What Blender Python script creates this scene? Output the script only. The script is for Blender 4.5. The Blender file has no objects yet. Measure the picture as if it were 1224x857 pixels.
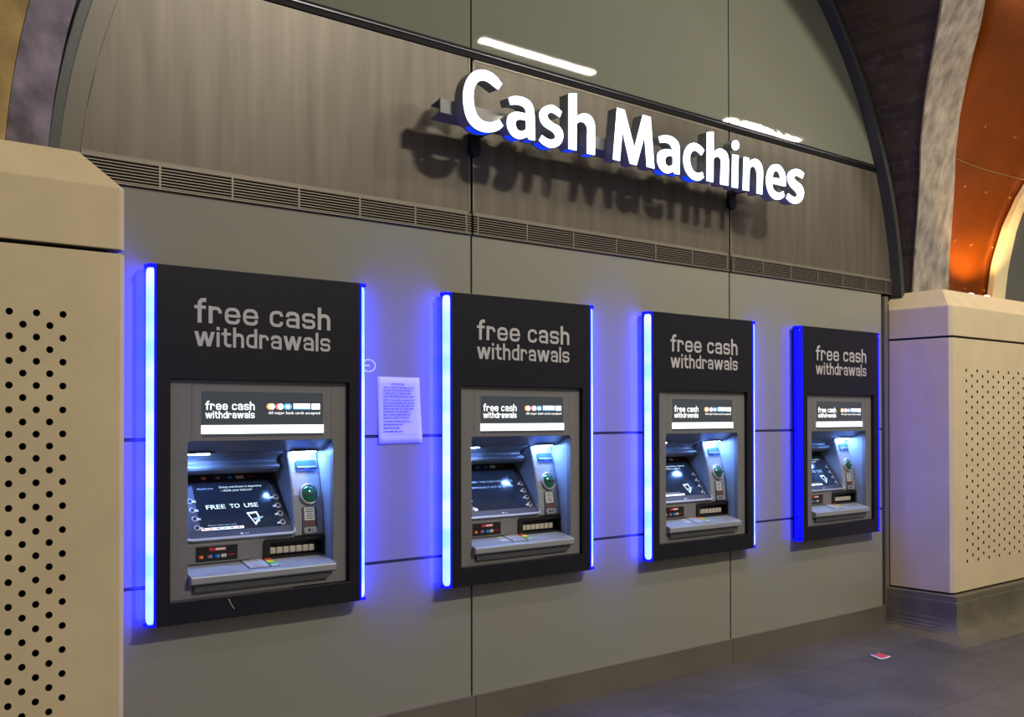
import bpy, bmesh, math, random
from mathutils import Vector, Matrix
from mathutils.geometry import tessellate_polygon

random.seed(7)
scene = bpy.context.scene
COL = scene.collection

# ------------------------------------------------------------------ camera, world, lights, exposure
cam_data = bpy.data.cameras.new('camera')
cam_data.sensor_width = 36.0
cam_data.lens = 1211.8647 / 1224 * 36.0
cam_data.shift_y = 59.385 / 1224
cam_data.clip_start = 0.05
cam = bpy.data.objects.new('camera', cam_data)
COL.objects.link(cam)
_r = Vector((0.7716691, -0.6360225, -0.0015012))
_u = Vector((-0.0051490, -0.0086073, 0.9999497))
_f = Vector((0.6360034, 0.7716225, 0.0099169))
cam.matrix_world = Matrix(((_r.x, _u.x, -_f.x, 0.0), (_r.y, _u.y, -_f.y, -4.0787), (_r.z, _u.z, -_f.z, 1.55), (0, 0, 0, 1)))
scene.camera = cam

scene.view_settings.view_transform = 'Standard'
scene.view_settings.look = 'None'
scene.view_settings.gamma = 1.0
scene.view_settings.use_curve_mapping = False
scene.view_settings.exposure = 0.0

world = bpy.data.worlds.new('world')
scene.world = world
world.use_nodes = True
world.node_tree.nodes['Background'].inputs[0].default_value = (1.0, 0.93, 0.80, 1)
world.node_tree.nodes['Background'].inputs[1].default_value = 0.21


def area_light(name, loc, target, energy, color, sx, sy):
    d = bpy.data.lights.new(name, 'AREA')
    d.shape = 'RECTANGLE'; d.size = sx; d.size_y = sy; d.energy = energy; d.color = color
    o = bpy.data.objects.new(name, d); COL.objects.link(o)
    o.location = loc
    o.rotation_euler = (Vector(target) - Vector(loc)).to_track_quat('-Z', 'Y').to_euler()
    return o


def spot_light(name, loc, target, energy, color, angle, blend=0.6, size=0.03):
    d = bpy.data.lights.new(name, 'SPOT')
    d.energy = energy; d.color = color; d.spot_size = math.radians(angle); d.spot_blend = blend; d.shadow_soft_size = size
    o = bpy.data.objects.new(name, d); COL.objects.link(o)
    o.location = loc
    o.rotation_euler = (Vector(target) - Vector(loc)).to_track_quat('-Z', 'Y').to_euler()
    return o


# floodlight high over the concourse
area_light('concourse_floodlight', (5.7, -7.5, 7.9), (5.0, 0, 1.3), 510, (1.0, 0.92, 0.78), 1.0, 0.4)


# ------------------------------------------------------------------ materials
def nt(name):
    m = bpy.data.materials.new(name); m.use_nodes = True
    n = m.node_tree.nodes; l = m.node_tree.links
    return m, n, l, n['Principled BSDF']


def plain(name, col, rough=0.5, metal=0.0, spec=0.5, emit=None, estr=0.0, var=0.0, scale=8.0, bump=0.0, bscale=60.0, coat=0.0, stretch=None):
    m, n, l, b = nt(name)
    b.inputs['Base Color'].default_value = (*col, 1)
    b.inputs['Roughness'].default_value = rough
    b.inputs['Metallic'].default_value = metal
    b.inputs['Specular IOR Level'].default_value = spec
    b.inputs['Coat Weight'].default_value = coat
    tc = n.new('ShaderNodeTexCoord')
    src = tc.outputs['Object']
    if stretch:
        mp = n.new('ShaderNodeMapping'); mp.inputs['Scale'].default_value = stretch
        l.new(src, mp.inputs['Vector']); src = mp.outputs['Vector']
    if var > 0:
        t = n.new('ShaderNodeTexNoise'); t.inputs['Scale'].default_value = scale; t.inputs['Detail'].default_value = 5
        l.new(src, t.inputs['Vector'])
        r = n.new('ShaderNodeValToRGB')
        r.color_ramp.elements[0].position = 0.3; r.color_ramp.elements[1].position = 0.7
        r.color_ramp.elements[0].color = (*[c * (1 - var) for c in col], 1)
        r.color_ramp.elements[1].color = (*[min(1, c * (1 + var)) for c in col], 1)
        l.new(t.outputs['Fac'], r.inputs['Fac']); l.new(r.outputs['Color'], b.inputs['Base Color'])
    if bump > 0:
        t2 = n.new('ShaderNodeTexNoise'); t2.inputs['Scale'].default_value = bscale; t2.inputs['Detail'].default_value = 4
        l.new(src, t2.inputs['Vector'])
        bp = n.new('ShaderNodeBump'); bp.inputs['Strength'].default_value = bump; bp.inputs['Distance'].default_value = 0.01
        l.new(t2.outputs['Fac'], bp.inputs['Height']); l.new(bp.outputs['Normal'], b.inputs['Normal'])
    if emit:
        b.inputs['Emission Color'].default_value = (*emit, 1); b.inputs['Emission Strength'].default_value = estr
    return m


M = {}
M['glass_panel'] = plain('back_painted_glass', (0.28, 0.275, 0.225), 0.05, 0, 0.5, bump=0.012, bscale=1.3)
M['glass_upper'] = plain('upper_back_painted_glass', (0.185, 0.19, 0.15), 0.03, 0, 0.5, bump=0.02, bscale=2.2)
M['glass_wavy'] = plain('wavy_back_painted_glass', (0.185, 0.19, 0.15), 0.03, 0, 0.5, bump=0.05, bscale=11)
M['joint'] = plain('black_joint', (0.008, 0.008, 0.010), 0.5)
M['joint_metal'] = plain('joint_channel', (0.10, 0.10, 0.12), 0.3, 0.6)
M['transom'] = plain('transom_steel', (0.006, 0.006, 0.008), 0.6, 0, 0.15)
M['frame'] = plain('arch_frame_steel', (0.075, 0.075, 0.075), 0.4, 0.2)
M['skirting'] = plain('skirting_steel', (0.20, 0.172, 0.138), 0.35, 0.35, var=0.08, scale=3)
M['grille'] = plain('grille_bronze', (0.30, 0.265, 0.21), 0.35, 0.6)
M['stone_clad'] = plain('limestone_cladding', (0.69, 0.56, 0.355), 0.75, 0, 0.3, var=0.05, scale=5, bump=0.05, bscale=90)
M['hole'] = plain('hole_dark', (0.006, 0.006, 0.007), 0.8)
M['plinth'] = plain('plinth_stone', (0.145, 0.125, 0.085), 0.5, 0, 0.4, var=0.22, scale=6, bump=0.05, bscale=60)
M['groin'] = plain('old_stone', (0.30, 0.265, 0.225), 0.9, 0, 0.2, var=0.38, scale=11, bump=0.9, bscale=45, stretch=(1.3, 1, 0.7))
M['groin_grey'] = plain('old_stone_blue_lit', (0.20, 0.17, 0.20), 0.9, 0, 0.2, var=0.45, scale=8, bump=0.7, bscale=25)  # grey stone, with the blue light falling on it put into the purple
M['groin_tan'] = plain('old_stone_warm_lit', (0.42, 0.29, 0.12), 0.85, 0, 0.2, var=0.35, scale=7, bump=0.6, bscale=14)  # rough stone, its tan colour carries the warm light on this face
M['copper'] = plain('copper_sheet', (0.34, 0.074, 0.0012), 0.38, 0.82, 0.4, var=0.22, scale=2.5, bump=0.02, bscale=2)
M['rivet'] = plain('copper_rivet', (0.75, 0.45, 0.18), 0.25, 0.9)
M['band'] = plain('cream_arch_band', (0.72, 0.62, 0.36), 0.5)
M['dark_infill'] = plain('dark_infill', (0.10, 0.10, 0.085), 0.25)
M['black_plastic'] = plain('black_plastic', (0.012, 0.012, 0.014), 0.35)
M['fascia'] = plain('fascia_black', (0.0105, 0.0105, 0.0175), 0.35, 0, 0.35, var=0.15, scale=30)
M['letter_grey'] = plain('header_lettering_grey', (0.52, 0.50, 0.52), 0.5)
M['surround'] = plain('atm_grey_plastic', (0.19, 0.185, 0.19), 0.45, 0, 0.4, bump=0.03, bscale=400)
M['surround_dark'] = plain('atm_dark_grey_plastic', (0.075, 0.078, 0.085), 0.4, 0, 0.4)
M['silver'] = plain('atm_silver_plastic', (0.36, 0.37, 0.39), 0.32, 0.25, 0.5)
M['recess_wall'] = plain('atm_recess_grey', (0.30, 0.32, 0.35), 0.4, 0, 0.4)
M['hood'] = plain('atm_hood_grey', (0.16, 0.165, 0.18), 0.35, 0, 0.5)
M['tray'] = plain('atm_tray_grey', (0.32, 0.335, 0.36), 0.38, 0.15, 0.5, bump=0.02, bscale=300)
M['chrome'] = plain('brushed_chrome', (0.55, 0.55, 0.57), 0.25, 0.9)
M['slot_blue'] = plain('receipt_slot_blue', (0.03, 0.07, 0.20), 0.3)
M['reader_green'] = plain('green_lens', (0.003, 0.085, 0.038), 0.08, 0, 0.6, emit=(0.0, 0.30, 0.13), estr=0.06, coat=0.8)
M['label_white'] = plain('label_white', (0.62, 0.62, 0.60), 0.6)
M['label_red'] = plain('label_maroon', (0.16, 0.045, 0.05), 0.6)
M['ink'] = plain('ink_dark', (0.03, 0.03, 0.05), 0.7)
M['cream'] = plain('cream_shutter', (0.55, 0.50, 0.40), 0.45)
M['key_white'] = plain('key_metal', (0.62, 0.63, 0.66), 0.35, 0.3)
M['key_red'] = plain('key_red', (0.75, 0.05, 0.03), 0.4)
M['key_yellow'] = plain('key_yellow', (0.85, 0.62, 0.03), 0.4)
M['key_green'] = plain('key_green', (0.06, 0.55, 0.06), 0.4)
M['logo_red'] = plain('mark_red', (0.62, 0.02, 0.03), 0.5)
M['logo_orange'] = plain('mark_orange', (0.85, 0.30, 0.03), 0.5)
M['logo_blue'] = plain('mark_blue', (0.02, 0.10, 0.60), 0.5)
M['logo_cyan'] = plain('mark_light_blue', (0.05, 0.30, 0.80), 0.5)
M['logo_white'] = plain('mark_white', (0.75, 0.75, 0.75), 0.5)
M['logo_yellow'] = plain('mark_yellow', (0.80, 0.50, 0.05), 0.5)
M['sign_glass'] = plain('lightbox_dark_glass', (0.05, 0.055, 0.06), 0.15, emit=(0.6, 0.75, 1.0), estr=0.035)
M['lit_white'] = plain('lit_white', (0.8, 0.8, 0.8), 0.4, emit=(0.95, 0.98, 1.0), estr=2.2)
M['lit_white_text'] = plain('lit_white_text', (0.8, 0.8, 0.8), 0.4, emit=(0.92, 0.97, 1.0), estr=1.3)
M['lit_orange'] = plain('lit_orange', (0.8, 0.4, 0.1), 0.4, emit=(1.0, 0.42, 0.06), estr=1.2)
M['lit_red'] = plain('lit_red', (0.8, 0.1, 0.1), 0.4, emit=(1.0, 0.22, 0.15), estr=1.0)
M['lit_blue'] = plain('lit_blue', (0.1, 0.3, 0.8), 0.4, emit=(0.12, 0.42, 1.0), estr=1.2)
M['recess_led'] = plain('recess_led', (0.8, 0.85, 0.9), 0.4, emit=(0.17, 0.36, 1.0), estr=220)
M['screen'] = plain('display_glass', (0.006, 0.008, 0.014), 0.12, 0, 0.5, emit=(0.14, 0.24, 0.60), estr=0.055, var=0.3, scale=9)
M['screen_text'] = plain('display_text', (0.5, 0.6, 0.6), 0.4, emit=(0.72, 0.95, 0.92), estr=0.75)
M['screen_dim'] = plain('display_dim_text', (0.3, 0.4, 0.5), 0.4, emit=(0.35, 0.62, 0.85), estr=0.32)
M['bezel'] = plain('bezel_blue_grey', (0.045, 0.055, 0.085), 0.3, 0, 0.5)
M['bezel_rim'] = plain('bezel_rim_silver', (0.42, 0.45, 0.50), 0.3, 0.3)
M['bezel_black'] = plain('bezel_black', (0.01, 0.011, 0.016), 0.3)
M['acrylic'] = plain('blue_acrylic_lit', (0.0, 0.004, 0.35), 0.2, 0, 0.5, emit=(0.0, 0.001, 1.0), estr=1.6)
M['acrylic_side'] = plain('blue_acrylic_edge', (0.0, 0.004, 0.35), 0.2, 0, 0.5, emit=(0.0, 0.0, 1.0), estr=4.0)
M['letter_side'] = plain('sign_letter_return', (0.34, 0.34, 0.37), 0.35, 0.4)
M['letter_face'] = plain('sign_letter_face', (0.8, 0.8, 0.8), 0.4, emit=(0.62, 0.78, 1.0), estr=3.2)
M['letter_blue'] = plain('sign_blue_led_film', (0.0, 0.03, 0.5), 0.4, emit=(0.0, 0.05, 1.0), estr=0.9)
M['rail'] = plain('sign_rail_aluminium', (0.36, 0.35, 0.34), 0.28, 0.7)
M['bracket'] = plain('sign_bracket_black', (0.012, 0.012, 0.018), 0.4)
M['paper'] = plain('notice_paper', (0.70, 0.70, 0.78), 0.7)
M['paper_ink'] = plain('notice_ink', (0.16, 0.15, 0.42), 0.8)
M['sticker'] = plain('white_sticker', (0.85, 0.85, 0.85), 0.5, emit=(0.8, 0.9, 1.0), estr=0.0)
M['litter_red'] = plain('leaflet_red', (0.75, 0.07, 0.08), 0.6)
M['litter_white'] = plain('leaflet_white', (0.75, 0.75, 0.78), 0.6)
M['lamp_body'] = plain('lamp_body', (0.12, 0.12, 0.12), 0.4, 0.5)
M['lamp_tube'] = plain('lamp_tube', (0.9, 0.9, 0.9), 0.4, emit=(1.0, 0.92, 0.78), estr=120)
M['lamp_warm'] = plain('uplight_lens_warm', (0.9, 0.8, 0.6), 0.3, emit=(1.0, 0.78, 0.5), estr=6.0)
M['lamp_cool'] = plain('uplight_lens_cool', (0.8, 0.85, 0.9), 0.2, emit=(0.55, 0.78, 1.0), estr=1.1)


def tube_material():
    m, n, l, b = nt('blue_led_tube')
    tc = n.new('ShaderNodeTexCoord')
    mp = n.new('ShaderNodeMapping'); mp.inputs['Scale'].default_value = (1, 1, 4.5)
    l.new(tc.outputs['Object'], mp.inputs['Vector'])
    t = n.new('ShaderNodeTexNoise'); t.inputs['Scale'].default_value = 1.3; t.inputs['Detail'].default_value = 1
    l.new(mp.outputs['Vector'], t.inputs['Vector'])
    r = n.new('ShaderNodeValToRGB')
    r.color_ramp.elements[0].position = 0.40; r.color_ramp.elements[1].position = 0.60
    r.color_ramp.elements[0].color = (0.0085, 0.0185, 1, 1)
    r.color_ramp.elements[1].color = (0.0185, 0.0225, 1, 1)
    l.new(t.outputs['Fac'], r.inputs['Fac'])
    l.new(r.outputs['Color'], b.inputs['Emission Color'])
    b.inputs['Emission Strength'].default_value = 46.0
    b.inputs['Base Color'].default_value = (0.1, 0.2, 0.6, 1)
    return m


M['tube'] = tube_material()


def mesh_panel_material():
    # woven bronze mesh: fine diagonal dots, tall brushed streaks
    m, n, l, b = nt('bronze_mesh')
    tc = n.new('ShaderNodeTexCoord')
    rot = n.new('ShaderNodeMapping'); rot.inputs['Rotation'].default_value = (0, math.radians(45), 0)
    l.new(tc.outputs['Object'], rot.inputs['Vector'])
    wv = n.new('ShaderNodeTexWave'); wv.wave_type = 'BANDS'; wv.bands_direction = 'X'
    wv.inputs['Scale'].default_value = 36
    l.new(rot.outputs['Vector'], wv.inputs['Vector'])
    st = n.new('ShaderNodeMapping'); st.inputs['Scale'].default_value = (9, 1, 0.7)
    l.new(tc.outputs['Object'], st.inputs['Vector'])
    ns = n.new('ShaderNodeTexNoise'); ns.inputs['Scale'].default_value = 1.6; ns.inputs['Detail'].default_value = 5
    l.new(st.outputs['Vector'], ns.inputs['Vector'])
    r = n.new('ShaderNodeValToRGB')
    r.color_ramp.elements[0].position = 0.3; r.color_ramp.elements[1].position = 0.75
    r.color_ramp.elements[0].color = (0.130, 0.110, 0.083, 1)
    r.color_ramp.elements[1].color = (0.205, 0.178, 0.138, 1)
    l.new(ns.outputs['Fac'], r.inputs['Fac'])
    mx = n.new('ShaderNodeMixRGB'); mx.blend_type = 'MULTIPLY'; mx.inputs[0].default_value = 0.22
    l.new(r.outputs['Color'], mx.inputs[1]); l.new(wv.outputs['Fac'], mx.inputs[2])
    l.new(mx.outputs[0], b.inputs['Base Color'])
    b.inputs['Metallic'].default_value = 0.35
    b.inputs['Roughness'].default_value = 0.42
    return m


M['mesh'] = mesh_panel_material()
M['mesh_edge'] = plain('mesh_edge_trim', (0.24, 0.21, 0.165), 0.4, 0.3)
M['mesh_border'] = plain('mesh_border_plate', (0.14, 0.125, 0.10), 0.4, 0.3)


def brick_material():
    m, n, l, b = nt('dark_brick')  # dark brown brick with paler blotches
    uv = n.new('ShaderNodeUVMap'); uv.uv_map = 'UVMap'
    br = n.new('ShaderNodeTexBrick')
    br.inputs['Scale'].default_value = 1.0
    br.inputs['Brick Width'].default_value = 0.20; br.inputs['Row Height'].default_value = 0.07
    br.inputs['Mortar Size'].default_value = 0.006
    br.inputs['Color1'].default_value = (0.060, 0.038, 0.028, 1); br.inputs['Color2'].default_value = (0.105, 0.062, 0.036, 1)
    br.inputs['Mortar'].default_value = (0.085, 0.072, 0.065, 1)
    l.new(uv.outputs['UV'], br.inputs['Vector'])
    ns = n.new('ShaderNodeTexNoise'); ns.inputs['Scale'].default_value = 7; ns.inputs['Detail'].default_value = 8
    l.new(uv.outputs['UV'], ns.inputs['Vector'])
    r = n.new('ShaderNodeValToRGB')
    r.color_ramp.elements[0].position = 0.60; r.color_ramp.elements[1].position = 0.78
    r.color_ramp.elements[0].color = (0, 0, 0, 1); r.color_ramp.elements[1].color = (0.5, 0.5, 0.5, 1)
    l.new(ns.outputs['Fac'], r.inputs['Fac'])
    mx = n.new('ShaderNodeMixRGB'); mx.inputs[2].default_value = (0.26, 0.23, 0.24, 1)
    l.new(r.outputs['Color'], mx.inputs[0]); l.new(br.outputs['Color'], mx.inputs[1])
    l.new(mx.outputs[0], b.inputs['Base Color'])
    b.inputs['Roughness'].default_value = 0.9
    bp = n.new('ShaderNodeBump'); bp.inputs['Strength'].default_value = 0.7; bp.inputs['Distance'].default_value = 0.02
    l.new(br.outputs['Fac'], bp.inputs['Height']); bp.invert = True
    l.new(bp.outputs['Normal'], b.inputs['Normal'])
    return m


M['brick'] = brick_material()


def floor_material():
    m, n, l, b = nt('dark_paving')
    tc = n.new('ShaderNodeTexCoord')
    br = n.new('ShaderNodeTexBrick')
    br.inputs['Scale'].default_value = 1.0
    br.inputs['Brick Width'].default_value = 0.9; br.inputs['Row Height'].default_value = 0.45
    br.inputs['Mortar Size'].default_value = 0.005
    br.inputs['Color1'].default_value = (0.100, 0.090, 0.080, 1); br.inputs['Color2'].default_value = (0.128, 0.115, 0.102, 1)
    br.inputs['Mortar'].default_value = (0.055, 0.05, 0.046, 1)
    l.new(tc.outputs['Object'], br.inputs['Vector'])
    ns = n.new('ShaderNodeTexNoise'); ns.inputs['Scale'].default_value = 2.2; ns.inputs['Detail'].default_value = 9; ns.inputs['Roughness'].default_value = 0.65
    l.new(tc.outputs['Object'], ns.inputs['Vector'])
    r = n.new('ShaderNodeValToRGB')
    r.color_ramp.elements[0].position = 0.3; r.color_ramp.elements[1].position = 0.75
    r.color_ramp.elements[0].color = (0.6, 0.6, 0.6, 1); r.color_ramp.elements[1].color = (1.25, 1.25, 1.25, 1)
    l.new(ns.outputs['Fac'], r.inputs['Fac'])
    mx = n.new('ShaderNodeMixRGB'); mx.blend_type = 'MULTIPLY'; mx.inputs[0].default_value = 1.0
    l.new(br.outputs['Color'], mx.inputs[1]); l.new(r.outputs['Color'], mx.inputs[2])
    l.new(mx.outputs[0], b.inputs['Base Color'])
    b.inputs['Roughness'].default_value = 0.45
    return m


M['floor'] = floor_material()


# ------------------------------------------------------------------ mesh helpers
class Frame:
    """local (a, b, d): a along ex, b along ez, d out of the surface along en"""
    def __init__(s, o=(0, 0, 0), ex=(1, 0, 0), ez=(0, 0, 1), en=(0, -1, 0)):
        s.o, s.ex, s.ez, s.en = Vector(o), Vector(ex).normalized(), Vector(ez).normalized(), Vector(en).normalized()

    def __call__(s, a, b, d=0.0):
        return s.o + s.ex * a + s.ez * b + s.en * d


class MB:
    def __init__(s, org=(0, 0, 0)):
        s.v, s.f, s.m, s.mats, s.org = [], [], [], [], Vector(org)

    def mi(s, mat):
        if mat not in s.mats:
            s.mats.append(mat)
        return s.mats.index(mat)

    def add(s, verts, faces, mat):
        b = len(s.v)
        s.v += [Vector(p) for p in verts]
        k = s.mi(mat)
        for f in faces:
            s.f.append(tuple(b + i for i in f)); s.m.append(k)

    def box(s, x0, x1, y0, y1, z0, z1, mat):
        s.add([(x, y, z) for x in (x0, x1) for y in (y0, y1) for z in (z0, z1)],
              [(0, 1, 3, 2), (4, 6, 7, 5), (0, 4, 5, 1), (2, 3, 7, 6), (0, 2, 6, 4), (1, 5, 7, 3)], mat)

    def fbox(s, fr, a0, a1, b0, b1, d0, d1, mat):
        s.add([fr(a, b, d) for a in (a0, a1) for d in (d1, d0) for b in (b0, b1)],
              [(0, 1, 3, 2), (4, 6, 7, 5), (0, 4, 5, 1), (2, 3, 7, 6), (0, 2, 6, 4), (1, 5, 7, 3)], mat)

    def prism(s, fr, loop, d0, d1, mat, hole=None, side=None, back=True, sidefn=None):
        """polygon loop of (a, b), front at d1 (out), back at d0"""
        loops = [list(loop)] + ([list(hole)] if hole else [])
        flat = [p for lp in loops for p in lp]
        tris = tessellate_polygon([[Vector((p[0], p[1], 0)) for p in lp] for lp in loops])
        s.add([fr(a, b, d1) for a, b in flat], tris, mat)
        if d0 is None:
            return
        if back:
            s.add([fr(a, b, d0) for a, b in flat], [t[::-1] for t in tris], side or mat)
        for lp in loops:
            n = len(lp)
            for i in range(n):
                p, q = lp[i], lp[(i + 1) % n]
                mt = sidefn(p, q) if sidefn else (side or mat)
                s.add([fr(*p, d1), fr(*q, d1), fr(*q, d0), fr(*p, d0)], [(0, 1, 2, 3)], mt)

    def extrude_yz(s, prof, x0, x1, mat):
        """closed (y, z) profile run along x"""
        n = len(prof)
        s.add([(x0, y, z) for y, z in prof] + [(x1, y, z) for y, z in prof],
              [(i, (i + 1) % n, n + (i + 1) % n, n + i) for i in range(n)], mat)
        tris = tessellate_polygon([[Vector((y, z, 0)) for y, z in prof]])
        s.add([(x0, y, z) for y, z in prof], tris, mat)
        s.add([(x1, y, z) for y, z in prof], tris, mat)

    def build(s, name, parent=None, smooth=False, bevel=0.0, weld=True, segs=2):
        me = bpy.data.meshes.new(name)
        me.from_pydata([tuple(p - s.org) for p in s.v], [], s.f)
        for mat in s.mats:
            me.materials.append(mat)
        for p, k in zip(me.polygons, s.m):
            p.material_index = k; p.use_smooth = smooth
        bm = bmesh.new(); bm.from_mesh(me)
        if weld:
            bmesh.ops.remove_doubles(bm, verts=bm.verts, dist=1e-5)
        bmesh.ops.recalc_face_normals(bm, faces=bm.faces)
        bm.to_mesh(me); bm.free(); me.update()
        o = bpy.data.objects.new(name, me); COL.objects.link(o)
        if parent:
            o.parent = parent
        if bevel > 0:
            md = o.modifiers.new('bevel', 'BEVEL'); md.width = bevel; md.segments = segs; md.limit_method = 'ANGLE'; md.angle_limit = math.radians(35)
        return o


def empty(name, loc=(0, 0, 0)):
    o = bpy.data.objects.new(name, None); COL.objects.link(o); o.location = loc; o.empty_display_size = 0.1
    return o


def tag(o, label, cat, group=None):
    o['label'] = label; o['category'] = cat
    if group:
        o['group'] = group
    return o


def structure(o, label=None):
    o['kind'] = 'structure'
    if label:
        o['label'] = label
    return o


def ellipse(cx, cz, rx, rz, n=24):
    return [(cx + rx * math.cos(2 * math.pi * i / n), cz + rz * math.sin(2 * math.pi * i / n)) for i in range(n)]


def rrect(a0, a1, b0, b1, r, n=5):
    out = []
    for cx, cz, t0 in ((a1 - r, b1 - r, 0), (a0 + r, b1 - r, 90), (a0 + r, b0 + r, 180), (a1 - r, b0 + r, 270)):
        for i in range(n + 1):
            t = math.radians(t0 + 90 * i / n)
            out.append((cx + r * math.cos(t), cz + r * math.sin(t)))
    return out


def font_text(mb, fr, s, a, b, size, mat, d=0.0006, width=None, align='LEFT'):
    """small printed text; (a, b) is the start of the base line, size the cap height"""
    cu = bpy.data.curves.new('t', 'FONT'); cu.body = s; cu.size = size / 0.70; cu.resolution_u = 3
    ob = bpy.data.objects.new('t', cu); COL.objects.link(ob)
    dg = bpy.context.evaluated_depsgraph_get()
    me = bpy.data.meshes.new_from_object(ob.evaluated_get(dg))
    xs = [v.co.x for v in me.vertices]
    if xs:
        w = max(xs) - min(xs); k = (width / w) if width else 1.0; x0 = min(xs)
        off = {'LEFT': 0, 'CENTER': -w * k / 2, 'RIGHT': -w * k}[align]
        mb.add([fr(a + off + (v.co.x - x0) * k, b + v.co.y, d) for v in me.vertices], [tuple(p.vertices) for p in me.polygons], mat)
    bpy.data.objects.remove(ob); bpy.data.curves.remove(cu); bpy.data.meshes.remove(me)


# square-shouldered lettering of the machine headers: strokes of constant weight
def rpath(pts, r, n=5):
    out = [Vector(pts[0])]
    for i in range(1, len(pts) - 1):
        p0, p, p1 = Vector(pts[i - 1]), Vector(pts[i]), Vector(pts[i + 1])
        a = (p0 - p); c = (p1 - p)
        rr = min(r, a.length * 0.98 if i == 1 else a.length * 0.5, c.length * 0.98 if i == len(pts) - 2 else c.length * 0.5)
        s, e = p + a.normalized() * rr, p + c.normalized() * rr
        for k in range(n + 1):
            t = k / n
            out.append(s * (1 - t) ** 2.0 + p * (2 * t * (1 - t)) + e * t ** 2)
    out.append(Vector(pts[-1]))
    res = [out[0]]
    for p in out[1:]:
        if (p - res[-1]).length > 1e-3:
            res.append(p)
    return res


def stroke_polys(path, w):
    n = len(path); L = []; R = []
    for i in range(n):
        d0 = (path[i] - path[i - 1]).normalized() if i else None
        d1 = (path[i + 1] - path[i]).normalized() if i < n - 1 else None
        t = d0 if d1 is None else d1 if d0 is None else (d0 + d1).normalized()
        nn = Vector((-t.y, t.x))
        c = 1.0 if d0 is None or d1 is None else max(0.5, nn.dot(Vector((-d1.y, d1.x))))
        L.append(path[i] + nn * (w / 2 / c)); R.append(path[i] - nn * (w / 2 / c))
    return L + R[::-1]


def P(*pts, r=0.0, w=0.25):
    return ('p', pts, r, w)


def dia(xa, za, xb, zb, w=0.27):
    return ('q', ((xa - w / 2, za), (xa + w / 2, za), (xb + w / 2, zb), (xb - w / 2, zb)))


GLYPH = {
    'f': (0.66, [P((.29, 0), (.29, 1.315), (.66, 1.315), r=.26), P((0, .90), (.64, .90), w=.20)]),
    'r': (0.78, [P((.13, 0), (.13, 1)), P((.13, .45), (.13, .885), (.665, .885), (.665, .60), r=.28, w=.21)]),
    'e': (0.94, [P((.13, .50), (.94, .50), w=.17), P((.82, .50), (.82, .89), (.13, .89), (.13, .11), (.82, .11), (.82, .34), r=.32, w=.21)]),
    'c': (0.88, [P((.76, .66), (.76, .89), (.13, .89), (.13, .11), (.76, .11), (.76, .34), r=.32, w=.21)]),
    'a': (0.90, [P((.13, .66), (.13, .89), (.77, .89), (.77, 0), r=.28, w=.24), P((.77, .11), (.13, .11), (.13, .51), (.77, .51), r=.22, w=.18)]),
    's': (0.90, [P((.78, .69), (.78, .89), (.125, .89), (.125, .50), (.78, .50), (.78, .11), (.125, .11), (.125, .31), r=.22, w=.205)]),
    'h': (0.86, [P((.13, 0), (.13, 1.38)), P((.13, .55), (.13, .885), (.73, .885), (.73, 0), r=.30, w=.24)]),
    'w': (1.46, [dia(.13, 1, .42, 0), dia(.73, 1, .42, 0), dia(.73, 1, 1.04, 0), dia(1.33, 1, 1.04, 0)]),
    'i': (0.26, [P((.13, 0), (.13, 1)), P((.13, 1.14), (.13, 1.36))]),
    't': (0.72, [P((.29, 1.28), (.29, .11), (.72, .11), r=.26, w=.24), P((0, .90), (.70, .90), w=.20)]),
    'd': (0.88, [P((.75, .89), (.13, .89), (.13, .11), (.75, .11), r=.32, w=.21), P((.75, 0), (.75, 1.36))]),
    'l': (0.26, [P((.13, 0), (.13, 1.36))]),
    ' ': (0.42, []),
}


def header_text(mb, fr, s, a, b, xh, width, mat, d0, d1):
    gap = 0.115
    tot = sum(GLYPH[c][0] for c in s) + gap * (len(s) - 1)
    kx = width / tot; x = 0.0; lift = 0
    for c in s:
        w, st = GLYPH[c]
        for q in st:
            lift += 1; dd = d1 + 0.00004 * (lift % 3)
            if q[0] == 'p':
                poly = stroke_polys(rpath(q[1], q[2]) if q[2] else [Vector(t) for t in q[1]], q[3] * 0.9)
            else:
                poly = [Vector(t) for t in q[1]]
            pts = [fr(a + (x + t.x) * kx, b + t.y * xh, dd) for t in poly]
            n = len(poly)
            if q[0] == 'p':
                h = n // 2
                fs = [(i, i + 1, n - 2 - i, n - 1 - i) for i in range(h - 1)]
            else:
                fs = [(0, 1, 2, 3)]
            mb.add(pts, fs, mat)
            if d0 is not None:
                pb = [fr(a + (x + t.x) * kx, b + t.y * xh, d0) for t in poly]
                mb.add(pts + pb, [(i, (i + 1) % n, n + (i + 1) % n, n + i) for i in range(n)], mat)
        x += w + gap


WALL = Frame()

# ------------------------------------------------------------------ the setting
CX, CZ, RAD = 4.086, 2.262, 3.0
JOINTS = [3.0964, 5.1497, 6.937]
ATM_X = [1.470, 2.918, 4.3505, 5.818]
ATM_HOLES = [(x + 0.035, x + 0.895, 0.76, 2.13) for x in ATM_X]


def arc_z(x):
    return CZ + math.sqrt(max(0.0, RAD ** 2 - (x - CX) ** 2))


def holed_slab(mb, x0, x1, z0, z1, y0, y1, mat, holes):
    xs = sorted({x0, x1} | {h[k] for h in holes for k in (0, 1) if x0 < h[k] < x1})
    zs = sorted({z0, z1} | {h[k] for h in holes for k in (2, 3) if z0 < h[k] < z1})
    for i in range(len(xs) - 1):
        for j in range(len(zs) - 1):
            cx, cz = (xs[i] + xs[i + 1]) / 2, (zs[j] + zs[j + 1]) / 2
            if any(h[0] < cx < h[1] and h[2] < cz < h[3] for h in holes):
                continue
            mb.box(xs[i], xs[i + 1], y0, y1, zs[j], zs[j + 1], mat)


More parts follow.
